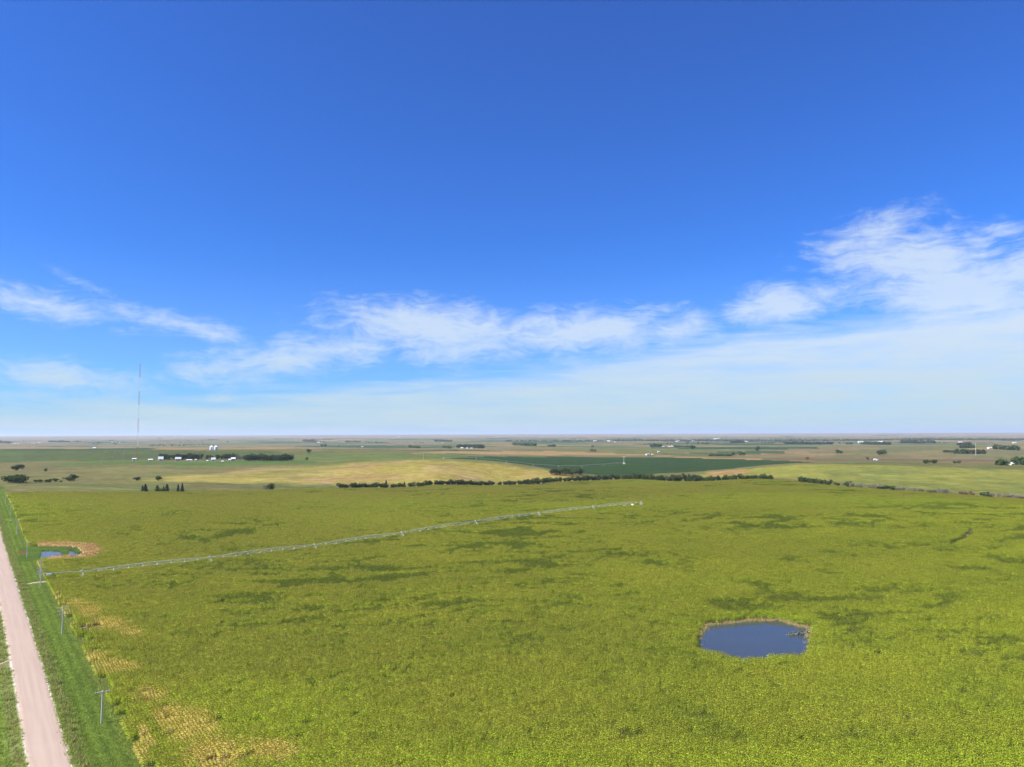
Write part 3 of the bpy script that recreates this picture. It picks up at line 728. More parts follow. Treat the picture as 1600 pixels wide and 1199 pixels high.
# ------------------------------------------------------------------ verge grass and pond-side weeds
def tuft(seed, n, h, spread, w):
    R = random.Random(seed); v = []; f = []; vc = []
    for i in range(n):
        a = R.uniform(0, 6.28); x = R.gauss(0, spread); y = R.gauss(0, spread); hh = h * R.uniform(.6, 1.2); lx = R.gauss(0, .3) * hh; ly = R.gauss(0, .3) * hh; c, s_ = math.cos(a) * w, math.sin(a) * w
        b = len(v); v += [(x - c, y - s_, -.05), (x + c, y + s_, -.05), (x + lx * .5 + c * .7, y + ly * .5 + s_ * .7, hh * .6), (x + lx * .5 - c * .7, y + ly * .5 - s_ * .7, hh * .6)]
        v += [(x + lx + c * .1, y + ly + s_ * .1, hh), (x + lx - c * .1, y + ly - s_ * .1, hh)]
        f += [(b, b + 1, b + 2, b + 3), (b + 3, b + 2, b + 4, b + 5)]; q = R.random(); vc += [(0, q, q, 1)] * 6
    me = mesh_np('grass_tuft', np.array(v, np.float32), np.array(f)); set_color_attr(me, 'kind', np.array(vc)[:, :3]); return me
def blade_material(name):
    m = bpy.data.materials.new(name); m.use_nodes = True; nt = m.node_tree; t = NT(nt); nt.nodes.clear()
    a = t.n('ShaderNodeAttribute', attribute_name='tint', attribute_type='INSTANCER'); k = t.sep(t.n('ShaderNodeAttribute', attribute_name='kind').outputs['Vector'])
    br = t.m('ADD', .7, t.m('MULTIPLY', k[1], .6)); col = t.mix(1.0, a.outputs['Color'], t.xyz(br, br, br), 'MULTIPLY')
    df = t.n('ShaderNodeBsdfDiffuse'); t.put(df.inputs[0], col); tl = t.n('ShaderNodeBsdfTranslucent'); t.put(tl.inputs[0], col)
    mx = t.n('ShaderNodeMixShader'); mx.inputs[0].default_value = .3; t.L(df.outputs[0], mx.inputs[1]); t.L(tl.outputs[0], mx.inputs[2])
    out = t.n('ShaderNodeOutputMaterial'); t.L(mx.outputs[0], out.inputs[0]); return m
BLADE = blade_material('grass_blades')
def scatter(name, label, cat, X, Y, tint, scale, protos, dz=0.0):
    M = len(X); Z = height(X, Y) + dz; rot = np.zeros((M, 3)); rot[:, 2] = RNG.uniform(0, 6.28, M)
    scl = np.repeat(np.asarray(scale)[:, None], 3, 1)
    for p in protos:
        if not p.materials: p.materials.append(BLADE)
    o = instancer(name, np.stack([X, Y, Z], 1), scl, rot, RNG.integers(0, len(protos), M), protos, {'tint': tint})
    tag(o, label, cat, kind='stuff'); return o
def build_verge():
    tufts = [tuft(i, 26, .42, .38, .055) for i in range(5)]
    M = 40000; n = RNG.uniform(ROAD_R - .2, 35.2, M); t = 140 + 800 * RNG.random(M) ** 2.1
    M2 = 15000; n2 = RNG.uniform(-20, ROAD_L + .2, M2); t2 = 150 + 700 * RNG.random(M2) ** 2.0
    n = np.concatenate([n, n2]); t = np.concatenate([t, t2]); x = n * NV[0] + t * TV[0]; y = n * NV[1] + t * TV[1]
    g = fbm(n / 3, t / 11, 3, 201); mow = .5 + .5 * np.sin(n * 2.4 + g * 3)
    tint = (C(.24, .33, .070) * (1 - g[:, None]) + C(.33, .42, .080) * g[:, None]) * (.85 + .25 * mow[:, None]) * RNG.uniform(.8, 1.2, len(n))[:, None]
    ed = np.clip(np.exp(-((n - 22.0) / 1.4) ** 2) + np.exp(-((n - 11.7) / 1.4) ** 2) + .6 * np.exp(-((n - 32.6) / 1.4) ** 2), 0, 1)[:, None]
    f2 = fbm(n / .7, t / 2.5, 2, 203)[:, None]; k = np.clip(ed * f2 * 1.1, 0, 1)
    tint = tint * (1 - k) + C(.36, .34, .12) * k
    lf = (np.exp(-((n - 5.0) / 2.2) ** 2) * .7)[:, None]; tint = tint * (1 - lf) + C(.42, .38, .09) * lf
    sc = RNG.uniform(.45, .85, len(n)) * (1 + 1.1 * ed[:, 0] * (f2[:, 0] > .52))
    on = ~((np.abs(n - 16.85) < 3.85 + (f2[:, 0] - .5) * 2.4)) & ~((np.abs(t - 400) < 1.5) & (n > ROAD_R)) & ~((np.abs(t - 266 + (9 - n) * .15) < .8) & (n < ROAD_L))
    wall = np.minimum.reduce([poly_dist(x, y, q) for q in SLOUGH]); on &= wall > .3
    k = on; scatter('verge_grass', 'short bright green grass on both verges of the gravel road', 'grass', x[k], y[k], tint[k], sc[k], tufts)
    # reeds and weeds round the slough
    reeds = [tuft(40 + i, 22, 1.1, .45, .05) for i in range(4)]
    lo = np.min(WALLOW, 0) - 4; hi = np.max(WALLOW, 0) + 4; M = 16000; x = RNG.uniform(lo[0], hi[0], M); y = RNG.uniform(lo[1], hi[1], M)
    w = poly_dist(x, y, WALLOW) + RNG.normal(0, .6, M); on = (w < 1.0) & (np.minimum.reduce([poly_dist(x, y, q) for q in SLOUGH]) > .35) & (xy_nt(x, y)[0] > 23)
    x = x[on]; y = y[on]; g = fbm(x / 5, y / 5, 3, 211)[:, None]; tint = C(.16, .26, .07) * (1 - g) + C(.28, .38, .07) * g
    rr = ell(x, y, 33, 864, 10, 4, .3)[:, None] * 1.3; rr = np.clip(rr * (g + .4), 0, 1); tint = tint * (1 - rr) + C(.42, .25, .11) * rr
    scatter('slough_reeds', 'dark green reeds and rusty weeds round the small blue slough', 'reeds', x, y, tint, RNG.uniform(.3, .75, len(x)), reeds)
    # bleached stalks standing in the edge of the round pond
    P = []; T_ = []; S_ = []
    N = len(POND)
    for i in range(N):
        a = np.array(POND[i]); b = np.array(POND[(i + 1) % N]); L = np.linalg.norm(b - a); far = a[1] > np.mean(POND, 0)[1]
        cnt = int(L * (14 if far else 7))
        c0 = np.mean(POND, 0)
        for k in range(cnt):
            u = RNG.random(); q = a * (1 - u) + b * u; out = (q - c0) / np.linalg.norm(q - c0); q = q + out * RNG.uniform(-.5, 1.5)
            P.append(q); f = RNG.random(); T_.append(C(.46, .30, .14) * (1 - f) + C(.50, .42, .20) * f if RNG.random() < (.8 if far else .45) else C(.16, .24, .04)); S_.append(RNG.uniform(.5, 1.15) * (1.0 if far else .8))
    P = np.array(P); scatter('pond_edge_stalks', 'dry tan stalks and weeds fringing the bank of the round pond', 'stalks', P[:, 0], P[:, 1], np.array(T_), np.array(S_), [tuft(60 + i, 12, 1.25, .28, .05) for i in range(4)], .0)
    # green clearing round the pivot point, drowned brush in the pond
    M = 900; a = RNG.uniform(0, 6.28, M); r = 9 * np.sqrt(RNG.random(M)); x = PIV[0] - 7 + r * np.cos(a) * 1.2; y = PIV[1] + 1.5 + r * np.sin(a) * .9
    scatter('clearing_weeds', 'blue-green weeds in the small clearing at the pivot point', 'weeds', x, y, C(.075, .15, .055) * RNG.uniform(.7, 1.3, M)[:, None], RNG.uniform(.6, 1.5, M), reeds)
build_verge()

# ------------------------------------------------------------------ materials for things
M_GALV = simple('galvanised_steel', (.66, .67, .67), .5, .06, .3, .4, .0)
M_WOOD = simple('weathered_wood', (.50, .45, .40), .9, .2, 2.0)
M_CERAMIC = simple('insulator_ceramic', (.62, .62, .60), .4, .05)
M_TYRE = simple('tyre_rubber', (.03, .03, .03), .9)
M_WHITE = simple('white_paint', (.78, .78, .76), .5, .05, .5)
M_CREAM = simple('cream_paint', (.78, .72, .45), .5, .06, .5)
M_RED = simple('aviation_orange_paint', (.55, .13, .06), .6, .08, .05)
M_MWHITE = simple('mast_white_paint', (.80, .80, .78), .6, .05, .05)
M_BARK = simple('bark', (.13, .095, .065), .95, .3, 3.0)
M_DEADWOOD = simple('grey_dead_wood', (.30, .26, .23), .95, .2, 2.0)
M_ROOFG = simple('grey_roofing', (.42, .43, .44), .6, .1, .5)
M_ROOFD = simple('brown_roofing', (.16, .10, .08), .8, .15, .5)
M_ROOFW = simple('white_metal_roofing', (.62, .63, .64), .45, .05, .5)
M_WALLW = simple('white_siding', (.62, .62, .59), .7, .06, .4)
M_WALLT = simple('tan_siding', (.55, .44, .32), .7, .08, .4)
M_WALLR = simple('brick_red_siding', (.30, .13, .10), .8, .1, .4)
M_DARK = simple('dark_opening', (.03, .032, .035), .4)
M_BIN = simple('bin_steel', (.70, .71, .73), .35, .06, .6, .5, .35)
def leaf_mat(name, a, b):
    m = bpy.data.materials.new(name); m.use_nodes = True; nt = m.node_tree; t = NT(nt); nt.nodes.clear()
    g = t.n('ShaderNodeNewGeometry'); oi = t.n('ShaderNodeObjectInfo')
    f = t.m('ADD', t.m('MULTIPLY', g.outputs['Random Per Island'], .55), t.m('MULTIPLY', oi.outputs['Random'], .45))
    col = t.mix(f, a, b)
    df = t.n('ShaderNodeBsdfDiffuse'); t.put(df.inputs[0], col); tl = t.n('ShaderNodeBsdfTranslucent'); t.put(tl.inputs[0], col)
    mx = t.n('ShaderNodeMixShader'); mx.inputs[0].default_value = .2; t.L(df.outputs[0], mx.inputs[1]); t.L(tl.outputs[0], mx.inputs[2])
    out = t.n('ShaderNodeOutputMaterial'); t.L(mx.outputs[0], out.inputs[0]); return m
L_JUN = leaf_mat('juniper_foliage', (.034, .056, .022), (.090, .118, .040)); L_DEC = leaf_mat('broad_leaves', (.045, .075, .022), (.10, .14, .04))
L_CON = leaf_mat('spruce_needles', (.035, .055, .035), (.075, .100, .060)); L_GREY = leaf_mat('grey_twigs', (.17, .155, .105), (.29, .27, .19)); L_RUST = leaf_mat('dry_brown_leaves', (.15, .105, .060), (.25, .17, .10))
L_OLIVE = leaf_mat('olive_leaves', (.075, .10, .04), (.13, .15, .06))

# ------------------------------------------------------------------ trees
def quad_cloud(mb, pts, size, R):
    for p in pts:
        a = Vector((R.gauss(0, 1), R.gauss(0, 1), R.gauss(0, 1))).normalized(); b = a.cross(Vector((R.gauss(0, 1), R.gauss(0, 1), R.gauss(0, 1)))).normalized(); s = size * R.uniform(.6, 1.3)
        c = Vector(p); mb.poly([c - a * s - b * s * .5, c + a * s * .9 - b * s * .6, c + a * s * 1.1 + b * s * .5, c - a * s * .7 + b * s * .7])
def crown_broad(seed, H, W, n=760, size=.34, open_=0.0):
    R = random.Random(seed); pts = []
    lobes = [(R.gauss(0, .26) * W, R.gauss(0, .26) * W, H * R.uniform(.42, .84), W * R.uniform(.22, .40)) for _ in range(9)]
    lobes.append((0, 0, H * .45, W * .42)); lobes.append((0, 0, H * .3, W * .38))
    for i in range(n):
        l = R.choice(lobes); d = Vector((R.gauss(0, 1), R.gauss(0, 1), R.gauss(0, 1))).normalized() * (l[3] * R.uniform(.55, 1.08)); z = l[2] + d.z * .85
        if z < H * .06: z = H * R.uniform(.06, .2)
        pts.append((l[0] + d.x, l[1] + d.y, z))
    mb = MB(); quad_cloud(mb, pts, size * W / 5, R); return mb
def crown_cone(seed, H, W, n=620):
    R = random.Random(seed); pts = []
    for i in range(n):
        u = R.random() ** 1.4; z = H * (.04 + .96 * u); rr = W * .5 * (1 - u) ** (.55 + (seed % 5) * .1) * (.75 + .35 * math.sin(u * 40)) * R.uniform(.55, 1.05) + .08; a = R.uniform(0, 6.28); pts.append((rr * math.cos(a), rr * math.sin(a), z))
    mb = MB(); quad_cloud(mb, pts, .26 * W / 3.4, R); return mb
def trunk_mesh(seed, H, W, bare=False):
    R = random.Random(seed); mb = MB(); r = .035 * H
    mb.tube([(0, 0, -.4), (.05 * r, 0, H * .25), (R.gauss(0, .1), R.gauss(0, .1), H * (.75 if not bare else .6))], [r, r * .75, r * .25], 7)
    for k in range(11 if bare else 6):
        a = R.uniform(0, 6.28); z0 = H * R.uniform(.15, .5); L = W * R.uniform(.25, .48)
        p1 = (L * .55 * math.cos(a), L * .55 * math.sin(a), z0 + H * .16); p2 = (L * math.cos(a + .3), L * math.sin(a + .3), min(H * .95, z0 + H * R.uniform(.28, .45)))
        mb.tube([(0, 0, z0), p1, p2], [r * .5, r * .3, r * .1], 5, False)
    return mb
def proto_tree(kind, seed, H, W):
    """meshes (crown, trunk) of one kind of tree"""
    if kind == 'cone': return crown_cone(seed, H, W).mesh('crown', L_CON), trunk_mesh(seed, H * .8, W * .4).mesh('trunk', M_BARK)
    if kind == 'grey': return crown_broad(seed, H, W, 650, .26).mesh('crown', L_GREY), trunk_mesh(seed, H, W, True).mesh('trunk', M_DEADWOOD)
    mat = {'juniper': L_JUN, 'broad': L_DEC, 'rust': L_RUST, 'olive': L_OLIVE}[kind]
    return crown_broad(seed, H, W, 900 if kind == 'juniper' else 700).mesh('crown', mat), trunk_mesh(seed, H, W).mesh('trunk', M_BARK)
TP = {k: [proto_tree(k, 300 + 17 * i + 1000 * j, 8.0, 6.6 if k != 'cone' else 4.2) for i in range(n)] for j, (k, n) in enumerate((('juniper', 5), ('broad', 5), ('cone', 3), ('grey', 3), ('rust', 2), ('olive', 3)))}
TREE_NAME = {'juniper': 'juniper_tree', 'broad': 'broadleaf_tree', 'cone': 'conifer_tree', 'grey': 'bare_bush', 'rust': 'brown_bush', 'olive': 'olive_tree_clump'}
TREE_CAT = {'juniper': 'tree', 'broad': 'tree', 'cone': 'tree', 'grey': 'bush', 'rust': 'bush', 'olive': 'tree'}
TREE_NAME['olive'] = 'bushy_tree'
TCOUNT = 0
def tree(kind, x, y, h, w, label, group=None):
    global TCOUNT; TCOUNT += 1
    cr, tk = TP[kind][TCOUNT % len(TP[kind])]
    e = link(TREE_NAME[kind], None, None, (x, y, H1(x, y)), (TCOUNT * 2.4) % 6.28); e.scale = (w / (6.6 if kind != 'cone' else 4.2),) * 2 + (h / 8.0,)
    tag(e, label, TREE_CAT[kind], group)
    link('crown', cr, e); link('trunk', tk, e); return e
ORD = ['first', 'second', 'third', 'fourth', 'fifth', 'sixth', 'seventh', 'eighth', 'ninth', 'tenth', 'eleventh', 'twelfth', 'thirteenth', 'fourteenth', 'fifteenth', 'sixteenth', 'seventeenth', 'eighteenth', 'nineteenth', 'twentieth']

def on_line_xy(px, n=None, t=None):
    d = ray(px, 755); s = (n / (NV @ d[:2])) if n is not None else (t / (TV @ d[:2])); return s * d[0], s * d[1]
def build_belt():
    """trees on the two far edges of the maize, clump by clump: (px0, px1, count, kind, height m)"""
    far_side = [(535, 557, 4, 'juniper', 7.2), (563, 580, 3, 'juniper', 7.0), (586, 598, 2, 'juniper', 7.0), (602, 602, 1, 'cone', 10.5), (611, 630, 4, 'juniper', 6.6), (634, 634, 1, 'cone', 9.5), (642, 642, 1, 'juniper', 7.2),
                (652, 680, 5, 'broad', 6.8), (685, 701, 3, 'juniper', 7.2), (708, 708, 1, 'juniper', 7.6), (716, 746, 6, 'juniper', 7.8), (751, 770, 4, 'juniper', 6.2), (782, 782, 1, 'juniper', 7.6), (789, 789, 1, 'juniper', 7.6), (797, 812, 3, 'juniper', 7.2),
                (816, 838, 5, 'juniper', 8.8), (843, 876, 7, 'broad', 8.6), (882, 882, 1, 'juniper', 7.0), (889, 889, 1, 'juniper', 8.4), (900, 926, 6, 'juniper', 9.2), (931, 931, 1, 'olive', 6.5), (937, 966, 6, 'juniper', 9.2)]
    side = [(974, 1014, 9, 'juniper', 9.6), (1020, 1034, 3, 'juniper', 9.6), (1039, 1055, 4, 'juniper', 10.0), (1061, 1072, 2, 'juniper', 12.0), (1078, 1094, 4, 'juniper', 9.8), (1102, 1112, 3, 'juniper', 8.6), (1116, 1130, 3, 'broad', 8.2),
            (1136, 1157, 4, 'broad', 8.6), (1163, 1204, 8, 'juniper', 7.4), (1250, 1254, 2, 'juniper', 7.2), (1260, 1260, 1, 'rust', 6.6), (1264, 1274, 3, 'juniper', 7.6), (1283, 1293, 2, 'juniper', 8.0), (1308, 1308, 1, 'juniper', 6.4),
            (1316, 1316, 1, 'grey', 5.0), (1324, 1326, 1, 'juniper', 7.0), (1332, 1344, 3, 'grey', 5.0), (1357, 1372, 3, 'grey', 5.4), (1378, 1392, 2, 'juniper', 5.8), (1398, 1409, 3, 'grey', 4.2), (1422, 1429, 2, 'grey', 4.2),
            (1441, 1457, 3, 'rust', 4.6), (1465, 1479, 3, 'grey', 4.6), (1503, 1518, 3, 'rust', 5.6), (1534, 1542, 2, 'juniper', 5.4), (1548, 1548, 1, 'grey', 4.6), (1561, 1567, 2, 'grey', 3.8), (1573, 1591, 4, 'grey', 4.0), (1597, 1597, 1, 'rust', 3.6)]
    what = {'juniper': 'dark green juniper', 'broad': 'dark green broadleaf tree', 'cone': 'tall pointed conifer', 'grey': 'pale grey twiggy bush', 'rust': 'reddish brown bush', 'olive': 'small olive green tree'}
    R = random.Random(5)
    for (lst, kw, where, grp) in ((far_side, dict(t=FAR_T + 4), 'along the back edge of the maize', 'trees along the back edge of the maize'), (side, dict(n=FAR_N + 4), 'along the right-hand edge of the maize', 'trees and bushes along the right-hand edge of the maize')):
        tot = {}
        for c in lst: tot[c[3]] = tot.get(c[3], 0) + 1
        seen = {}
        for (a, b, cnt, kind, h) in lst:
            seen[kind] = seen.get(kind, 0) + 1; ci = seen[kind] - 1
            for i in range(cnt):
                px = a + (b - a) * (i / (cnt - 1) if cnt > 1 else .5)
                x, y = on_line_xy(px, **kw); dist = math.hypot(x, y); sp = (b - a) / max(cnt - 1, 1) * dist / 1400 if cnt > 1 else 0
                jx, jy = R.gauss(0, 1.0), R.gauss(0, 1.0); hh = h * R.uniform(.82, 1.12) + .6; w = max(hh * R.uniform(.66, 1.0), sp * 1.02) if kind != 'cone' else hh * .5
                if kind == 'grey': hh += 1.4; w = hh * R.uniform(.8, 1.15)
                clump = '%s clump from the left' % ORD[ci] if ci < 20 else 'last clump'
                lab = ('%s %s, %s' % (what[kind], where, clump)) if cnt == 1 else ('%s %s, %s of %s' % (what[kind], where, ORD[i], clump))
                lab = lab.replace('the right-hand edge of the maize', 'the right maize edge').replace('the back edge of the maize', 'the back maize edge').replace(' from the left', '')
                tree(kind, x + jx, y + jy, hh, w, lab, grp)
build_belt()

def at(px, py): return ground_hit(px, py)
VR = random.Random(77)
def vary(): return VR.random()
def placed_trees():
    L = [('cone', 222.5, 769.5, 7.0, 'small narrow conifer, leftmost of the row behind the corn edge'), ('cone', 227, 770, 10.0, 'tall conifer, second from left in the sparse row behind the corn'),
         ('cone', 245.5, 770.5, 9.2, 'dark conifer third from left in the sparse row behind the corn'), ('broad', 249, 771, 5.0, 'low round bush against the third conifer of the sparse row'),
         ('cone', 255.5, 770.5, 7.4, 'slim conifer fourth from left in the sparse row behind the corn'), ('cone', 260.5, 770.5, 9.2, 'tall conifer fifth from left in the sparse row behind the corn'),
         ('cone', 278, 771, 9.0, 'conifer, left one of the close pair ending the sparse row'), ('cone', 284.5, 771, 9.8, 'conifer, right one of the close pair ending the sparse row'),
         ('grey', 414.5, 767, 5.5, 'thin grey sapling beside the lone round tree behind the corn'), ('broad', 423, 767, 8.5, 'lone round dark tree behind the corn left of the tree belt'),
         ('broad', 25, 736, 9.0, 'leaning dark tree standing alone in the pasture, its lower half'), ('broad', 34, 733, 9.0, 'upper right crown of the leaning lone pasture tree'),
         ('broad', 13, 754.5, 9.5, 'dark tree at the left end of the low pasture grove'), ('broad', 19, 755, 10.0, 'dark tree left of centre in the low pasture grove'), ('broad', 25, 755, 9.5, 'dark tree in the middle of the low pasture grove'),
         ('broad', 31, 755.5, 10.0, 'dark tree right of centre in the low pasture grove'), ('broad', 37, 754, 9.0, 'dark tree at the right end of the low pasture grove'),
         ('broad', 56, 754, 4.0, 'first small bush right of the low pasture grove'), ('broad', 63, 754, 4.0, 'second small bush right of the low pasture grove'), ('broad', 72, 754, 3.6, 'third small bush right of the low pasture grove'),
         ('broad', 77, 754, 4.2, 'fourth small bush right of the low pasture grove'), ('broad', 87, 753, 4.6, 'fifth small bush right of the low pasture grove'), ('broad', 95, 754, 2.4, 'tiny bush, last right of the low pasture grove'),
         ('olive', 108, 752, 6.5, 'left stem of the double-crowned olive pasture tree'), ('broad', 114, 751.5, 7.5, 'right crown of the double-crowned olive pasture tree'),
         ('broad', 71, 737, 4.2, 'very small tree in the pasture right of the leaning tree'), ('olive', 214, 751.5, 5.0, 'small olive bush left of the rusty bare slope'), ('broad', 247, 751.5, 6.5, 'round dark bush below the rusty bare slope'),
         ('broad', 154, 693.5, 16.0, 'lone distant tree left of the white barns far behind the mast'), ('broad', 482, 707.5, 12.0, 'lone tree standing on the green ridge right of the farm grove'), ('broad', 479, 719, 6.0, 'small bush by the fence right of the farm grove'),
         ('broad', 503, 698, 18.0, 'broad dark tree in the green strip beyond the ridge, left one'), ('broad', 508, 698, 16.0, 'broad dark tree in the green strip beyond the ridge, right one'), ('broad', 529, 698.5, 9.0, 'low bush right of the two broad trees in the green strip'),
         ('broad', 1082, 702.5, 20.0, 'large round tree below the long dark hedge at centre right'), ('broad', 1183, 705, 18.0, 'round tree with a short trunk alone on the tan plain'),
         ('broad', 1146, 712, 11.0, 'small tree left of the greyish clump on the stubble edge'), ('olive', 1157, 712, 14.0, 'left tree of the greyish clump on the stubble edge'), ('olive', 1162, 711.5, 13.0, 'right tree of the greyish clump on the stubble edge'),
         ('broad', 1309, 709, 13.0, 'left tree of the small pair on the pale green plain'), ('broad', 1314, 709, 12.0, 'right tree of the small pair on the pale green plain'),
         ('broad', 1374, 711.5, 15.0, 'left half of the wide dark tree pair on the right plain'), ('broad', 1380, 711, 17.0, 'right half of the wide dark tree pair on the right plain'),
         ('broad', 1074, 694.5, 15.0, 'lone dark tree left of the row of four on the far plain'), ('broad', 1091, 694.5, 16.0, 'first tree from left in the row of four on the far plain'),
         ('broad', 1098, 694.5, 14.0, 'second tree from left in the row of four on the far plain'), ('broad', 1102, 695, 13.0, 'third tree from left in the row of four on the far plain'), ('broad', 1105.5, 694.5, 17.0, 'last tree in the row of four on the far plain'),
         ('rust', 925, 706, 11.0, 'left brown bush beyond the dark green circle'), ('rust', 930, 706.5, 9.0, 'right brown bush beyond the dark green circle'), ('rust', 925, 699.5, 12.0, 'brown thicket higher up beyond the dark green circle'),
         ('broad', 1446, 725, 7.0, 'dark bush left in the pale field before the brown strip'), ('broad', 1452, 723, 6.5, 'dark bush second in the pale field before the brown strip'), ('broad', 1459, 725, 7.5, 'dark bush third in the pale field before the brown strip'), ('broad', 1463, 722.5, 6.0, 'dark bush fourth in the pale field before the brown strip'),
         ('broad', 1492, 724.5, 5.0, 'left low shrub of the pair right of the pale field bushes'), ('broad', 1498, 724.5, 5.0, 'right low shrub of the pair right of the pale field bushes'),
         ('rust', 1356, 718.5, 9.0, 'brown tree by the small building on the brown strip'), ('rust', 1261, 718.5, 7.0, 'small brown tree on the pink stubble at right')]
    for kind, px, py, h, lab in L:
        x, y = at(px, py); tree(kind, x, y, h * (.85 + .3 * vary()), h * ((.5 + .35 * vary()) if kind == 'cone' else 1.05 if h > 8 else 1.2), lab, 'scattered trees and bushes of the plain')
    # grove at the wet spot in front of the dark green circle
    xs = [(862, 742), (866, 741.5), (870, 742), (875, 742.5), (880, 742), (885, 743), (890, 742), (894, 743), (899, 742), (904, 742), (908, 742.5)]
    hs = [9, 12, 11, 9, 12, 13, 11, 9, 11, 13, 11]
    for i, ((px, py), h) in enumerate(zip(xs, hs)):
        x, y = at(px, py); tree('olive' if i % 3 else 'broad', x, y, h, h * .72, '%s tree from the left in the grove before the dark green circle' % ORD[i], 'grove before the dark green circle')
    # farmstead grove
    R = random.Random(8); k = 0
    for (a, b, n, py, h, kind, where) in ((256, 312, 15, 718.5, 13, 'juniper', 'behind the barns of the farmstead'), (322, 345, 6, 718, 10, 'broad', 'behind the farmhouse'), (348, 370, 7, 718, 12, 'broad', 'between farmhouse and red shed'), (372, 380, 2, 719.5, 13, 'grey', 'beside the red shed'), (384, 452, 20, 720.5, 14, 'juniper', 'in the windbreak right of the farmstead')):
        for i in range(n):
            px = a + (b - a) * i / max(n - 1, 1); x, y = at(px, py); y += R.uniform(-6, 22) * .6
            hh = h * R.uniform(.8, 1.15); nm = {'juniper': 'dark juniper', 'broad': 'green broadleaf tree', 'grey': 'pale grey leafless tree'}[kind]
            tree(kind, x, y, hh, hh * .85, '%s %s, %s from the left' % (nm, where, ORD[i]), 'farmstead trees')
placed_trees()

# ------------------------------------------------------------------ far groves and hedge lines that read as one mass
def grove(name, label, spans, mat):
    R = random.Random(len(label)); mb = MB(); cx = cy_ = None
    for (a, pa, b, pb, h) in spans:
        n = max(3, int((b - a) * 1.8))
        for i in range(n):
            u = i / (n - 1); x, y = at(a + (b - a) * u, pa + (pb - pa) * u)
            if cx is None: cx, cy_ = x, y
            z = H1(x, y); hh = h * R.uniform(.55, 1.15); w = hh * .75; d = math.hypot(x, y)
            for q in range(34):
                v = Vector((R.gauss(0, 1), R.gauss(0, 1), R.gauss(0, 1))).normalized() * R.uniform(.5, 1.0); c = Vector((x - cx + v.x * w, y - cy_ + v.y * w, z + hh * (.5 + .5 * v.z)))
                s = hh * .24 * R.uniform(.7, 1.3); p = Vector((R.gauss(0, 1), R.gauss(0, 1), R.gauss(0, 1))).normalized(); r_ = p.cross(Vector((R.gauss(0, 1), R.gauss(0, 1), R.gauss(0, 1)))).normalized()
                mb.poly([c - p * s, c - r_ * s, c + p * s, c + r_ * s])
    o = link(name, mb.mesh(name, mat), None, (cx, cy_, 0)); tag(o, label, 'trees', kind='stuff')
grove('distant_grove', 'dark grove behind the small white farm left of centre', [(716, 700, 754, 700.5, 17)], L_JUN)
grove('distant_grove', 'dark thin grove with pale specks higher left of centre', [(680, 690, 705, 690.5, 18)], L_JUN)
grove('distant_grove', 'long dark green grove strip at centre beyond the stubble', [(803, 696, 836, 697, 16)], L_DEC)
grove('distant_grove', 'dark hedge beside the white farm buildings right of centre', [(1018, 698.5, 1033, 698.5, 15), (1052, 698.5, 1083, 699.5, 9)], L_JUN)
grove('distant_grove', 'large dark grove around the thin mast at far right', [(1493, 709, 1537, 709.5, 14), (1475, 707, 1490, 707.5, 8), (1502, 700, 1522, 700, 12), (1498, 696, 1515, 695.5, 16)], L_JUN)
grove('distant_grove', 'dark brown trees beside the white shed at far right', [(1555, 702, 1590, 704, 17)], L_JUN)
grove('distant_grove', 'long dark windbreak below the horizon at right', [(1226, 693.5, 1300, 694.5, 15), (1323, 694.3, 1331, 694.3, 14), (1347, 694.6, 1390, 695.2, 16)], L_JUN)
grove('distant_grove', 'dark windbreak clumps touching the river woods at right', [(1408, 693, 1443, 693.5, 24), (1449, 693, 1460, 693, 22)], L_JUN)
grove('distant_grove', 'dark strip of trees below the white roofs, centre right', [(1142, 692.3, 1163, 692.3, 20)], L_JUN)
grove('distant_grove', 'reddish grove beside the pale barn far left of centre', [(474, 690, 490, 691, 26), (491, 691, 506, 692, 16)], L_RUST)
grove('distant_grove', 'low maroon thicket left of centre near the horizon', [(540, 691.5, 562, 691.3, 18)], L_RUST)
grove('distant_grove', 'dark grove at the left border near the horizon', [(-4, 692, 14, 693, 22)], L_DEC)
grove('distant_grove', 'bluish hedge row at left near the horizon', [(76, 691, 108, 691, 18)], L_JUN)
grove('distant_grove', 'low dark hedges on the plain at centre', [(857, 698, 867, 698, 10), (640, 699.5, 655, 700.5, 12), (692, 700, 703, 701, 12)], L_DEC)
grove('distant_grove', 'dark bushes at the farm cut by the right border', [(1560, 727, 1572, 727.5, 10), (1585, 726, 1606, 727, 13)], L_DEC)
grove('distant_grove', 'row of little bushes on the stubble edge at right', [(1108, 712.5, 1142, 713, 6)], L_OLIVE)
def river_wood():
    R = random.Random(3); mb = MB()
    for i in range(1500):
        px = R.uniform(790, 1640); py = 690.3 - (px - 1200) * .002 + R.gauss(0, .22) - (.8 if px < 1000 else 0) * (1000 - px) / 200
        if px < 960 and R.random() < .5: continue
        d = ray(px, py); s = 7600 / d[1] if R.random() < .9 else 8200 / d[1]; x, y = s * d[0], s * d[1]; z = H1(x, y); hh = R.uniform(9, 19)
        for q in range(7):
            c = Vector((x + R.gauss(0, 14), y + R.gauss(0, 10), z + hh * R.uniform(.2, 1))); sz = R.uniform(3, 7)
            p = Vector((R.gauss(0, 1), R.gauss(0, 1), R.gauss(0, 1))).normalized(); r_ = p.cross(Vector((R.gauss(0, 1), R.gauss(0, 1), R.gauss(0, 1)))).normalized()
            mb.poly([c - p * sz, c - r_ * sz, c + p * sz, c + r_ * sz])
    tag(link('river_wood', mb.mesh('river_wood', L_JUN)), 'long thin line of dark woods along the valley under the horizon', 'woods', kind='stuff')
river_wood()
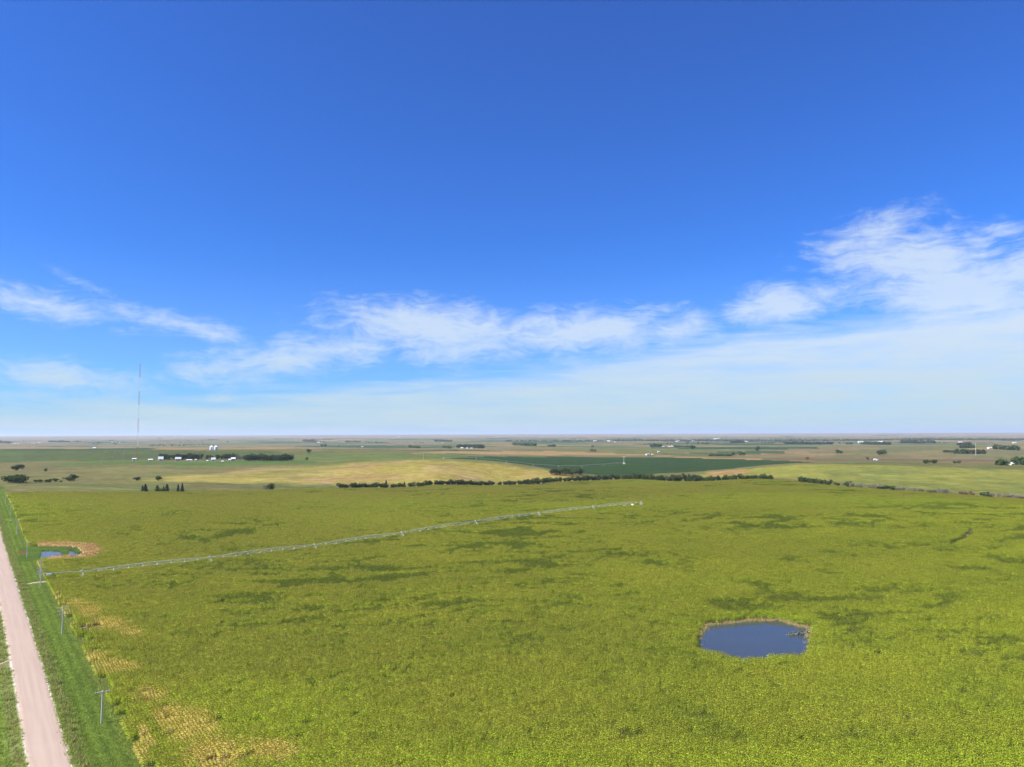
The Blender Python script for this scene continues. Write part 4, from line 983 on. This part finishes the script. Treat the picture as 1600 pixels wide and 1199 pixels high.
def far_specks():
    """shelter belts scattered over the far plain"""
    R = random.Random(12); mb = MB()
    for i in range(80):
        px = R.uniform(0, 1600); z0 = math.exp(R.uniform(math.log(5200), math.log(17000))); d = ray(px, 690); s = z0 / d[1]; x0, y0 = s * d[0], s * d[1]
        L = R.choice((60, 120, 300, 500)); ax = NV if R.random() < .5 else TV
        for k in range(int(L / 14)):
            x = x0 + ax[0] * k * 14 + R.gauss(0, 5); y = y0 + ax[1] * k * 14 + R.gauss(0, 5); z = H1(x, y); hh = R.uniform(7, 15)
            for q in range(3):
                c = Vector((x + R.gauss(0, 5), y + R.gauss(0, 5), z + hh * R.uniform(.2, .8))); sz = R.uniform(4, 7); p = Vector((R.gauss(0, 1), R.gauss(0, 1), R.gauss(0, 1))).normalized(); r_ = p.cross(Vector((0, 0, 1))).normalized()
                mb.poly([c - p * sz, c - r_ * sz, c + p * sz, c + r_ * sz])
    tag(link('far_shelter_belts', mb.mesh('far_shelter_belts', L_JUN)), 'tiny dark shelter belts dotted across the far plain below the horizon', 'trees', kind='stuff')
far_specks()

# ------------------------------------------------------------------ utility poles
def make_pole(x, y, h, arms, label, group, arm_len=3.3, rz=0.0):
    e = link('utility_pole', None, None, (x, y, H1(x, y)), TH + rz); tag(e, label, 'utility pole', group)
    link('pole', MB().tube([(0, 0, -.6), (0, 0, h)], [.20, .14], 8).mesh('pole', M_WOOD), e)
    for k in range(arms):
        z = h - .25 - k * 1.15; a = link('crossarm', MB().box((0, -.17, z), (arm_len, .15, .19)).mesh('crossarm', M_WOOD), e)
        mb = MB()
        for q in (-.46, -.28, .28, .46): mb.lathe([(.0, .0), (.05, .0), (.07, .08), (.04, .12), (.06, .18), (0, .22)], (q * arm_len, -.17, z + .078), 6)
        link('insulators', mb.mesh('insulators', M_CERAMIC), a)
        br = MB(); br.tube([(-.5 * arm_len * .55, -.10, z - .08), (0, -.14, z - .7)], .02, 4); br.tube([(.5 * arm_len * .55, -.10, z - .08), (0, -.14, z - .7)], .02, 4)
        link('brace', br.mesh('brace', M_GALV), a)
    return e
PL = 'utility poles along the road'
for n_, t_, h_, arms, lab in ((28.7, 202, 7.8, 1, 'nearest weathered wooden pole with one crossarm on the grass verge'), (28.7, 293, 9.3, 3, 'wooden pole with three crossarms beside the bare soil patch'),
                       (28.7, 385, 9.0, 3, 'wooden pole with three crossarms by the end of the irrigation machine'), (28.7, 476, 8.6, 1, 'slim wooden pole with one crossarm beside the slough'),
                       (28.7, 579, 9.5, 1, 'wooden pole with one crossarm beyond the slough on the verge'), (28.7, 668, 9, 1, 'wooden pole next beyond the one past the slough'), (28.7, 760, 9, 1, 'farthest wooden pole seen along the road verge')):
    x, y = nt_xy(n_, t_); make_pole(x, y, h_, arms, lab, PL)
x, y = nt_xy(30.4, 412); make_pole(x, y, 8.2, 1, 'pale T-shaped pole at the corner of the maize beside the field lane', PL, 3.0)
for px, py, h_, lab in ((661.5, 718.5, 11, 'pale thin pole left of the distant irrigation machine'), (752, 713.5, 11, 'white thin pole behind the left part of the distant circle'), (787, 714.5, 9, 'pale thin pole behind the middle of the distant circle')):
    x, y = at(px, py); make_pole(x, y, h_, 1, lab, 'poles beyond the yellow field')

# ------------------------------------------------------------------ centre-pivot irrigation machine
def irrigation(center, angle, spans, span_len, label, over=17.0, fat=1.0, group=None):
    """angle: direction from the pivot point to the outer end; spans follow the land"""
    ux, uy = math.cos(angle), math.sin(angle); cz = H1(*center)
    root = link('irrigation_machine', None, None, (center[0], center[1], cz)); tag(root, label, 'irrigation machine', group)
    def P(d, z=0.0, off=0.0):
        x = center[0] + ux * d - uy * off; y = center[1] + uy * d + ux * off; return (x - center[0], y - center[1], H1(center[0] + ux * d, center[1] + uy * d) - cz + z)
    up = 4.1
    # pivot tower: four legs, riser and ladder frame
    mb = MB(); s = 1.7
    for sx, sy in ((-s, -s), (s, -s), (s, s), (-s, s)): mb.tube([(sx, sy, -.2), (sx * .3, sy * .3, up)], .07 * fat, 5)
    for z in (.9, 2.2):
        k = 1 - .7 * z / up; q = [(-s * k, -s * k, z), (s * k, -s * k, z), (s * k, s * k, z), (-s * k, s * k, z)]
        for i in range(4): mb.tube([q[i], q[(i + 1) % 4]], .04 * fat, 4)
    link('pivot_frame', mb.mesh('pivot_frame', M_GALV), root)
    link('riser_pipe', MB().tube([(0, 0, 0), (0, 0, up + .6)], .16 * fat, 8).mesh('riser_pipe', M_GALV), root)
    link('control_box', MB().box((.0, -1.25, 1.7), (.7, .35, 1.1), 0).mesh('control_box', M_WHITE), root)
    for i in range(spans):
        a, b = i * span_len, (i + 1) * span_len; N = 9; pipe = []; lo1 = []; lo2 = []; A = Vector(P(a, up)); B = Vector(P(b, up))
        for k in range(N + 1):
            u = k / N; bow = 4 * u * (1 - u); c = A.lerp(B, u) + Vector((0, 0, .9 * bow)); pipe.append(c)
            dz = -1.5 * min(1, bow * 1.6 + .0); o = .95 * min(1, bow * 2.0)
            lo1.append(c + Vector((-uy * o, ux * o, dz))); lo2.append(c - Vector((-uy * o, ux * o, -dz)))
        sp = link('span_pipe', MB().tube(pipe, .09 * fat, 7).mesh('span_pipe', M_GALV), root)
        link('truss_rod', MB().tube(lo1, .022 * fat, 4).mesh('truss_rod', M_GALV), sp); link('truss_rod', MB().tube(lo2, .022 * fat, 4).mesh('truss_rod', M_GALV), sp)
        vb = MB()
        for k in range(1, N):
            vb.tube([pipe[k], lo1[k]], .045 * fat, 4); vb.tube([pipe[k], lo2[k]], .045 * fat, 4); vb.tube([lo1[k], lo2[k]], .035 * fat, 4)
            if k < N - 1: vb.tube([lo1[k], pipe[k + 1]], .025 * fat, 4); vb.tube([lo2[k + 1], pipe[k]], .025 * fat, 4)
        link('truss_braces', vb.mesh('truss_braces', M_GALV), sp)
        db = MB()
        for k in range(1, N * 3):
            u = k / (N * 3); bow = 4 * u * (1 - u); c = A.lerp(B, u) + Vector((0, 0, .9 * bow)); g = -1 if k % 2 else 1
            db.tube([c, c + Vector((uy * .25 * g, -ux * .25 * g, .12)), c + Vector((uy * .3 * g, -ux * .3 * g, -2.0))], .018 * fat, 3, False)
        link('drop_hoses', db.mesh('drop_hoses', M_DARK), sp)
        # drive tower at the outer end: A-frame, base beam, two wheels
        T = Vector(P(b)); w = 2.1; tf = MB()
        for g in (-1, 1):
            foot = T + Vector((-uy * w * g, ux * w * g, .85)); top = T + Vector((0, 0, up)); tf.tube([foot + Vector((ux * .25, uy * .25, 0)), top], .06 * fat, 5); tf.tube([foot - Vector((ux * .25, uy * .25, 0)), top + Vector((-ux * .5, -uy * .5, 0))], .06 * fat, 5)
        tw = link('drive_tower', tf.mesh('drive_tower', M_GALV), root)
        link('base_beam', MB().tube([T + Vector((-uy * -w * 1.1, ux * -w * 1.1, .85)), T + Vector((-uy * w * 1.1, ux * w * 1.1, .85))], .12 * fat, 6).mesh('base_beam', M_GALV), tw)
        link('tower_box', MB().box(tuple(T + Vector((ux * .4, uy * .4, up + .35))), (.5, .4, .6), angle).mesh('tower_box', M_WHITE), tw)
        for g in (-1, 1):
            c = T + Vector((-uy * w * g, ux * w * g, .68)); link('wheel', MB().tube([c - Vector((ux * .15, uy * .15, 0)), c + Vector((ux * .15, uy * .15, 0))], .68, 14).mesh('wheel', M_TYRE), tw)
            link('hub', MB().tube([c - Vector((ux * .18, uy * .18, 0)), c + Vector((ux * .18, uy * .18, 0))], .25, 8).mesh('hub', M_GALV), tw)
    d0 = spans * span_len
    if over:
        ov = link('overhang_pipe', MB().tube([P(d0, up + .1), P(d0 + over * .5, up + .15), P(d0 + over, up - .1)], .10 * fat, 6).mesh('overhang_pipe', M_GALV), root)
        T = Vector(P(d0, up)); mast = MB(); mast.tube([T, T + Vector((0, 0, 1.9))], .06 * fat, 5); mast.tube([T + Vector((0, 0, 1.9)), P(d0 + over * .85, up)], .02 * fat, 3); mast.tube([T + Vector((0, 0, 1.9)), P(d0 - 8, up + .6)], .02 * fat, 3)
        link('cable_mast', mast.mesh('cable_mast', M_GALV), root)
        g = Vector(P(d0 + over, up - .05)); link('end_gun', MB().tube([g, g + Vector((ux * .3, uy * .3, .6)), g + Vector((ux * 1.1, uy * 1.1, 1.0))], [.09, .08, .05], 6).mesh('end_gun', M_WHITE), root)
        link('booster_pump', MB().box(tuple(Vector(P(d0 + over - 3.4, up - .55))), (1.9, .7, .65), angle).mesh('booster_pump', M_WHITE), root)
    return root
END = (-206.0, 346.0); ang = math.atan2(END[1] - PIV[1], END[0] - PIV[0]); LEN = math.hypot(END[0] - PIV[0], END[1] - PIV[1])
irrigation(PIV, ang, 7, LEN / 7, 'long silver irrigation pipe on wheeled towers crossing the near maize', 17.0, 1.0)
c2 = np.array(CIRC[:2]); e2 = np.array(at(693, 718.5)); a2 = math.atan2(e2[1] - c2[1], e2[0] - c2[0])
irrigation(tuple(c2), a2, 7, np.linalg.norm(e2 - c2) / 7 , 'far white irrigation pipe across the dark green circle', 0, .85)
# standpipe tower at the centre of the far circle
x, y = c2[0] + 2, c2[1] + 4; e = link('service_mast', None, None, (x, y, H1(x, y))); tag(e, 'cream T-topped mast at the middle of the dark green circle', 'mast')
link('mast_pole', MB().tube([(0, 0, -.5), (0, 0, 17)], .32, 6).mesh('mast_pole', M_CREAM), e); link('top_beam', MB().box((0, 0, 17.4), (9, .5, .6)).mesh('top_beam', M_CREAM), e)
link('base_cabinet', MB().box((0, -2.5, 1.3), (5.5, 2.2, 2.6)).mesh('base_cabinet', M_CREAM), e)
# tank and pump by the near pivot point
x, y = at(988.5, 793.5); e = link('storage_tank', None, None, (x, y, H1(x, y))); tag(e, 'cream rounded storage tank beside the pivot point in the maize', 'tank')
link('tank_shell', MB().lathe([(0, .3), (.9, .3), (1.35, .6), (1.4, 2.1), (1.25, 2.7), (.7, 3.05), (0, 3.15)], n=18).mesh('tank_shell', M_CREAM, True), e)
link('tank_stand', MB().lathe([(1.2, 0), (1.2, .32), (0, .32)], n=12).mesh('tank_stand', M_GALV), e); link('lid', MB().lathe([(.3, 3.1), (.3, 3.3), (0, 3.34)], n=10).mesh('lid', M_DARK), e)
x, y = at(977, 794.5); e = link('pump_unit', None, None, (x, y, H1(x, y)), .3); tag(e, 'low cream pump unit in the maize left of the rounded tank', 'pump')
link('pump_base', MB().box((0, 0, .75), (3.6, 1.3, 1.5)).mesh('pump_base', M_WALLT), e); link('pump_housing', MB().box((-.3, 0, 2.1), (2.4, 1.1, 1.2)).mesh('pump_housing', M_CREAM), e); link('outlet_pipe', MB().tube([(1.2, 0, 1.5), (1.7, 0, 2.3), (2.6, 0, 2.3)], .14, 6).mesh('outlet_pipe', M_GALV), e)
# drowned brush with a log at the right end of the pond
x, y = plane_hit(1248, 992, POND_Z); e = link('fallen_branch', None, None, (x, y, POND_Z - .1)); tag(e, 'fallen weedy branch reaching into the pond from its right bank', 'branch')
mb = MB(); mb.tube([(4.2, .6, .9), (1.5, .2, .5), (-2.0, -.1, .28), (-4.6, -.2, .1)], [.22, .18, .13, .05], 6); R = random.Random(2)
for k in range(26):
    u = R.uniform(-3.8, 3.4); mb.tube([(u, R.gauss(0, .1), .35), (u + R.gauss(0, .5), R.gauss(0, .8), R.uniform(.5, 1.3))], [.05, .015], 4, False)
link('limb', mb.mesh('limb', M_DEADWOOD), e); mb = MB(); quad_cloud(mb, [(R.uniform(-3.6, 3.8), R.gauss(0, .7), R.uniform(.2, 1.2)) for _ in range(150)], .22, R); link('weeds', mb.mesh('weeds', L_OLIVE), e)

# ------------------------------------------------------------------ guyed radio mast
def radio_mast():
    x, y = at(214, 719.5); d = math.hypot(x, y); dy_, dd = ray(217.5, 568), ray(214, 719.5)
    top = CAM_H + dy_[2] / math.hypot(dy_[0], dy_[1]) * d; z0 = H1(x, y); H = top - z0
    e = link('radio_mast', None, None, (x, y, z0), .4); tag(e, 'tall slender guyed radio mast banded orange and white', 'radio mast')
    w = 1.2; legs = [(w * math.cos(a), w * math.sin(a)) for a in (0, 2.0944, 4.18879)]
    for i in range(7):
        a, b = H * i / 7, H * (i + 1) / 7; m = M_RED if i % 2 == 0 else M_MWHITE; mb = MB()
        for lx, ly in legs: mb.tube([(lx, ly, a), (lx, ly, b)], .13, 5)
        n = int((b - a) / 2.6)
        for k in range(n):
            z1 = a + (b - a) * k / n; z2 = a + (b - a) * (k + 1) / n
            for j in range(3):
                p, q = legs[j], legs[(j + 1) % 3]
                if k % 2: p, q = q, p
                mb.tube([(p[0], p[1], z1), (q[0], q[1], z2)], .06, 3, False); mb.tube([(p[0], p[1], z1), (q[0], q[1], z1)], .05, 3, False)
        link('mast_section', mb.mesh('mast_section', m), e)
    link('antenna', MB().tube([(0, 0, H), (0, 0, H + 5)], .15, 5).mesh('antenna', M_MWHITE), e)
    for a in (0.0, 2.0944, 4.18879):
        for (z, r_) in ((H * .97, 120), (H * .72, 120), (H * .48, 75), (H * .25, 75)):
            px_, py_ = x + r_ * math.cos(a + .4), y + r_ * math.sin(a + .4); zb = H1(px_, py_) - z0
            link('guy_wire', MB().tube([(w * math.cos(a), w * math.sin(a), z), (r_ * math.cos(a), r_ * math.sin(a), zb)], .018, 3).mesh('guy_wire', M_GALV), e)
    # small equipment hut
    hx, hy = at(210, 720); barn('equipment_hut', 'small white equipment hut at the foot of the radio mast', 'hut', hx, hy, 8.5, 5.5, 4.2, 1.3, M_WALLW, M_ROOFW, .25, doors=1)
def barn(name, label, cat, x, y, L, W, hw, hr, wallm, roofm, rz, doors=1, wins=0, group=None, lean=False, gable_up=True):
    e = link(name, None, None, (x, y, H1(x, y) - .1), rz); tag(e, label, cat, group)
    mb = MB(); a, b = L / 2, W / 2
    P = [(-a, -b, -.6), (a, -b, -.6), (a, b, -.6), (-a, b, -.6), (-a, -b, hw), (a, -b, hw), (a, b, hw), (-a, b, hw), (-a, 0, hw + hr), (a, 0, hw + hr)]
    mb.v = P; mb.f = [(0, 1, 5, 4), (2, 3, 7, 6), (1, 2, 6, 9, 5), (3, 0, 4, 8, 7), (3, 2, 1, 0)]
    wl = link('wall', mb.mesh('wall', wallm), e)
    o = .35; rm = MB(); th = .18; sl = hr / b
    for g in (-1, 1):
        y1 = g * (b + o); z1 = hw - sl * o + .03; q = [(-a - o, 0, hw + hr + .05), (a + o, 0, hw + hr + .05), (a + o, y1, z1), (-a - o, y1, z1)]; q2 = [(p[0], p[1], p[2] + th) for p in q]
        b0 = len(rm.v); rm.v += q + q2; rm.f += [(b0, b0 + 3, b0 + 2, b0 + 1), (b0 + 4, b0 + 5, b0 + 6, b0 + 7)] + [(b0 + i, b0 + (i + 1) % 4, b0 + 4 + (i + 1) % 4, b0 + 4 + i) for i in range(4)]
    link('roof', rm.mesh('roof', roofm), e)
    for k in range(doors):
        u = (-a + L * (k + 1) / (doors + 1)); dh = hw * .78; link('door', MB().box((u, -b - .04, dh / 2 - .05), (min(3.6, L * .24), .1, dh)).mesh('door', M_DARK), e)
    for k in range(wins):
        u = -a + L * (k + .5) / wins
        if doors and abs(u - (-a + L / 2)) < 1.2: continue
        w_ = link('window', MB().box((u, -b - .04, hw * .58), (1.2, .08, 1.1)).mesh('window', M_WHITE), e); link('pane', MB().box((u, -b - .09, hw * .58), (.95, .04, .85)).mesh('pane', M_DARK), w_)
    return e
radio_mast()
FG = 'farmstead buildings near the radio mast'
for (nm, lab, cat, px, py, L, W, hw, hr, wm, rm, rz, dr, wn) in (
    ('low_shed', 'low white shed between the radio mast and the barns', 'shed', 235.5, 719.5, 14, 8, 2.6, 1.0, M_WALLW, M_ROOFW, .1, 2, 0), ('white_barn', 'white barn with a steep pale roof left of the farm trees', 'barn', 251, 719.5, 15, 11, 4.2, 4.0, M_WALLW, M_ROOFW, .5, 1, 0),
    ('farm_shed', 'tan farm shed with a dark open front before the trees', 'shed', 278.5, 719.5, 18, 11, 4.4, 3.0, M_WALLT, M_ROOFG, .25, 2, 0), ('low_shed', 'long low pale shed right of the open fronted shed', 'shed', 296, 720, 17, 6, 2.4, .9, M_WALLT, M_ROOFW, .05, 2, 0),
    ('farm_shed', 'narrow grey shed by the pole at the end of the first trees', 'shed', 306, 719.8, 6, 5, 2.6, 1.0, M_WALLW, M_ROOFG, .1, 1, 0), ('farmhouse', 'white farmhouse with dark windows amid the farm trees', 'house', 333.5, 720.5, 13, 9, 4.6, 3.0, M_WALLW, M_ROOFG, .2, 1, 3),
    ('low_shed', 'small pale hut left of the white farmhouse', 'shed', 324, 721, 5, 4, 2.0, .8, M_WALLW, M_ROOFW, .2, 1, 0), ('low_shed', 'small pale shed low between farmhouse and red shed', 'shed', 347.5, 722, 7, 5, 2.0, .8, M_WALLW, M_ROOFW, .3, 1, 0),
    ('white_barn', 'white gabled garage at the left of the red shed', 'garage', 359, 720.5, 7, 6, 3.4, 1.6, M_WALLW, M_ROOFW, .3, 1, 0), ('red_shed', 'red shed with a bright white roof at the farmstead', 'shed', 364.5, 719.5, 13, 9, 4.2, 2.6, M_WALLR, M_ROOFW, .3, 2, 0)):
    x, y = at(px, py); y -= 8; x *= (y / (y + 8)); barn(nm, lab, cat, x, y, L * .7, W * .75, hw * .85, hr * 1.3, wm, rm, rz, dr, wn, FG)
# grain bins
for i, (px, sc_, lab) in enumerate(((330.5, 1.0, 'tall white grain bin, left of the pair beyond the farm trees'), (337.5, 1.0, 'tall white grain bin, right of the pair beyond the farm trees'))):
    x, y = at(px, 703.4); d = math.hypot(x, y); h = 6.6 * d / 1111; r_ = 2.6 * d / 1111
    e = link('grain_bin', None, None, (x, y, H1(x, y) - .3)); tag(e, lab, 'grain bin', 'grain bins beyond the farm')
    prof = [(r_, 0)];
    for k in range(12): prof += [(r_, h * .72 * (k + .1) / 12), (r_ * 1.012, h * .72 * (k + .5) / 12), (r_, h * .72 * (k + .9) / 12)]
    link('bin_wall', MB().lathe(prof + [(r_, h * .72)], n=24).mesh('bin_wall', M_BIN), e); link('bin_roof', MB().lathe([(r_ * 1.05, h * .71), (r_ * .15, h * .97), (r_ * .15, h * 1.0), (0, h * 1.02)], n=24).mesh('bin_roof', M_WHITE), e)
    link('door', MB().box((0, -r_ - .05, 1.6), (1.6, .2, 3)).mesh('door', M_DARK), e)
    link('ladder', MB().box((r_ * .7, -r_ * .74, h * .36), (.6, .15, h * .7), .75).mesh('ladder', M_GALV), e)
# far farm buildings
FAR_B = [(21, 693.5, 20, 'white'), (24.5, 693.8, 26, 'white'), (28.5, 693.8, 24, 'white'), (50, 692.8, 16, 'white'), (54, 692.8, 16, 'white'), (60.5, 692.5, 26, 'white'), (64, 692.5, 14, 'white'), (175, 691.6, 26, 'white'), (180.5, 692.2, 18, 'white'), (187, 692, 20, 'grey'),
         (148, 701.2, 14, 'white'), (273, 683.5, 40, 'white'), (286, 683.5, 40, 'white'), (462, 688, 20, 'white'), (498, 692, 30, 'white'), (503, 692.2, 22, 'grey'), (541, 683.4, 50, 'white'), (566, 698.8, 16, 'white'), (622, 684, 60, 'white'),
         (722, 701, 17, 'tan'), (730, 701.3, 12, 'white'), (736.5, 701.5, 13, 'white'), (664, 692, 14, 'white'), (691, 693, 20, 'tan'), (930, 690, 40, 'white'), (951, 690, 34, 'white'), (961, 691.5, 22, 'white'), (1036, 698.8, 14, 'tan'), (1041, 698.2, 16, 'brown'),
         (1045, 698.8, 14, 'tan'), (1050, 698.6, 18, 'white'), (1057, 690.5, 30, 'white'), (1060.5, 690.3, 34, 'white'), (1083, 690.3, 34, 'white'), (1118, 686.8, 50, 'white'), (1123, 685.8, 44, 'grey'), (1012, 711.6, 15, 'grey'), (1019, 711.4, 8, 'tan'), (1029, 707, 10, 'white'),
         (1147, 691.2, 30, 'white'), (1154, 691.2, 36, 'white'), (1163, 690.8, 36, 'white'), (1167, 690.8, 24, 'white'), (1345, 692, 50, 'grey'), (1376, 692, 44, 'white'), (1367, 719.3, 8, 'white'), (1371, 719.8, 6, 'grey'), (1500, 692.5, 34, 'white'), (1508.5, 708, 8, 'white'),
         (1547, 701.5, 24, 'white'), (1552, 701.3, 20, 'grey'), (1585, 693, 30, 'white'), (1572, 726.6, 14, 'grey'), (1577, 726.5, 13, 'white'), (1581, 727, 10, 'tan'), (1587, 722.8, 6, 'white')]
LANDM = [(30, 'at the far left border'), (70, 'at far left, right of the first farm'), (160, 'in the tan field left of the mast'), (200, 'on the plain just left of the mast'), (300, 'on the horizon above the farmstead'), (480, 'above the farm windbreak'), (515, 'beside the reddish grove'),
         (545, 'on the horizon right of the reddish grove'), (600, 'on the grey strip left of centre'), (630, 'on the blue horizon left of centre'), (700, 'by the thin dark grove left of centre'), (740, 'before the dark grove left of centre'), (970, 'along the valley woods at centre'), (1022, 'by the pale lane beyond the dark circle'), (1032, 'on the green plain beyond the dark circle'),
         (1055, 'in the farm with the dark hedge'), (1090, 'along the valley woods right of centre'), (1130, 'on the hill above the valley woods'), (1170, 'by the dark tree strip right of centre'), (1400, 'against the valley woods at right'), (1372, ''), (1502, 'above the big grove at far right'), (1512, 'inside the big grove at far right'), (1560, 'beside the brown trees at far right'), (1610, 'at the right border')]
seen = {}
rb = random.Random(4)
for px, py, L, c in FAR_B:
    x, y = at(px, py)
    where = next((w for (lim, w) in LANDM if px <= lim and w), 'on the far plain')
    if 1360 < px < 1375: where = 'on the brown strip at right'
    key = (c, where); seen.setdefault(key, []).append(px)
cnt = {}
for px, py, L, c in FAR_B:
    x, y = at(px, py); where = next((w for (lim, w) in LANDM if px <= lim and w), 'on the far plain')
    if 1360 < px < 1375: where = 'on the brown strip at right'
    key = (c, where); k = cnt.get(key, 0); cnt[key] = k + 1
    pos = '' if len(seen[key]) == 1 else ', %s from the left' % ORD[k]
    wm, rm = {'white': (M_WALLW, M_ROOFW), 'grey': (M_WALLW, M_ROOFG), 'tan': (M_WALLT, M_ROOFW), 'brown': (M_WALLR, M_ROOFD)}[c]
    L *= .8; barn('farm_building', 'tiny %s farm building %s%s' % (c, where, pos), 'building', x, y, L, L * .55, L * .2 + 1.2, L * .09 + .5, wm, rm, rb.uniform(-.4, .4), 1, 0, 'distant farm buildings')
for px, py, h, lab in ((1524.8, 712, 42, 'pale thin mast rising through the big grove at far right'), (312.5, 720, 14, 'thin pole among the farmstead barns')):
    x, y = at(px, py); e = link('thin_mast', None, None, (x, y, H1(x, y))); tag(e, lab, 'mast'); mb = MB(); w = .35 if h > 20 else .15
    link('mast_pole', mb.tube([(0, 0, -.5), (0, 0, h)], [w, w * .7], 6).mesh('mast_pole', M_MWHITE), e); link('mast_tip', MB().lathe([(w, h), (w * 1.6, h + .5), (0, h + 1.2)], n=6).mesh('mast_tip', M_GALV), e)

# ------------------------------------------------------------------ haze: one closed box round camera and scene
def build_haze():
    m = bpy.data.materials.new('haze_air'); m.use_nodes = True; nt = m.node_tree; nt.nodes.clear()
    v = nt.nodes.new('ShaderNodeVolumePrincipled'); o = nt.nodes.new('ShaderNodeOutputMaterial'); nt.links.new(v.outputs[0], o.inputs['Volume'])
    v.inputs['Color'].default_value = (.70, .82, .97, 1); v.inputs['Density'].default_value = HAZE_DENSITY; v.inputs['Anisotropy'].default_value = 0.1
    R_ = 81000.0; mb = MB(); zlo, zhi = -75.0, 285.0; mb.box((0, 0, (zlo + zhi) / 2), (2 * R_, 2 * R_, zhi - zlo))
    ob = link('haze', mb.mesh('haze', m)); tag(ob, 'thin pale air haze over the whole plain', 'haze', kind='stuff')
HAZE_DENSITY = 3.0e-5
build_haze()
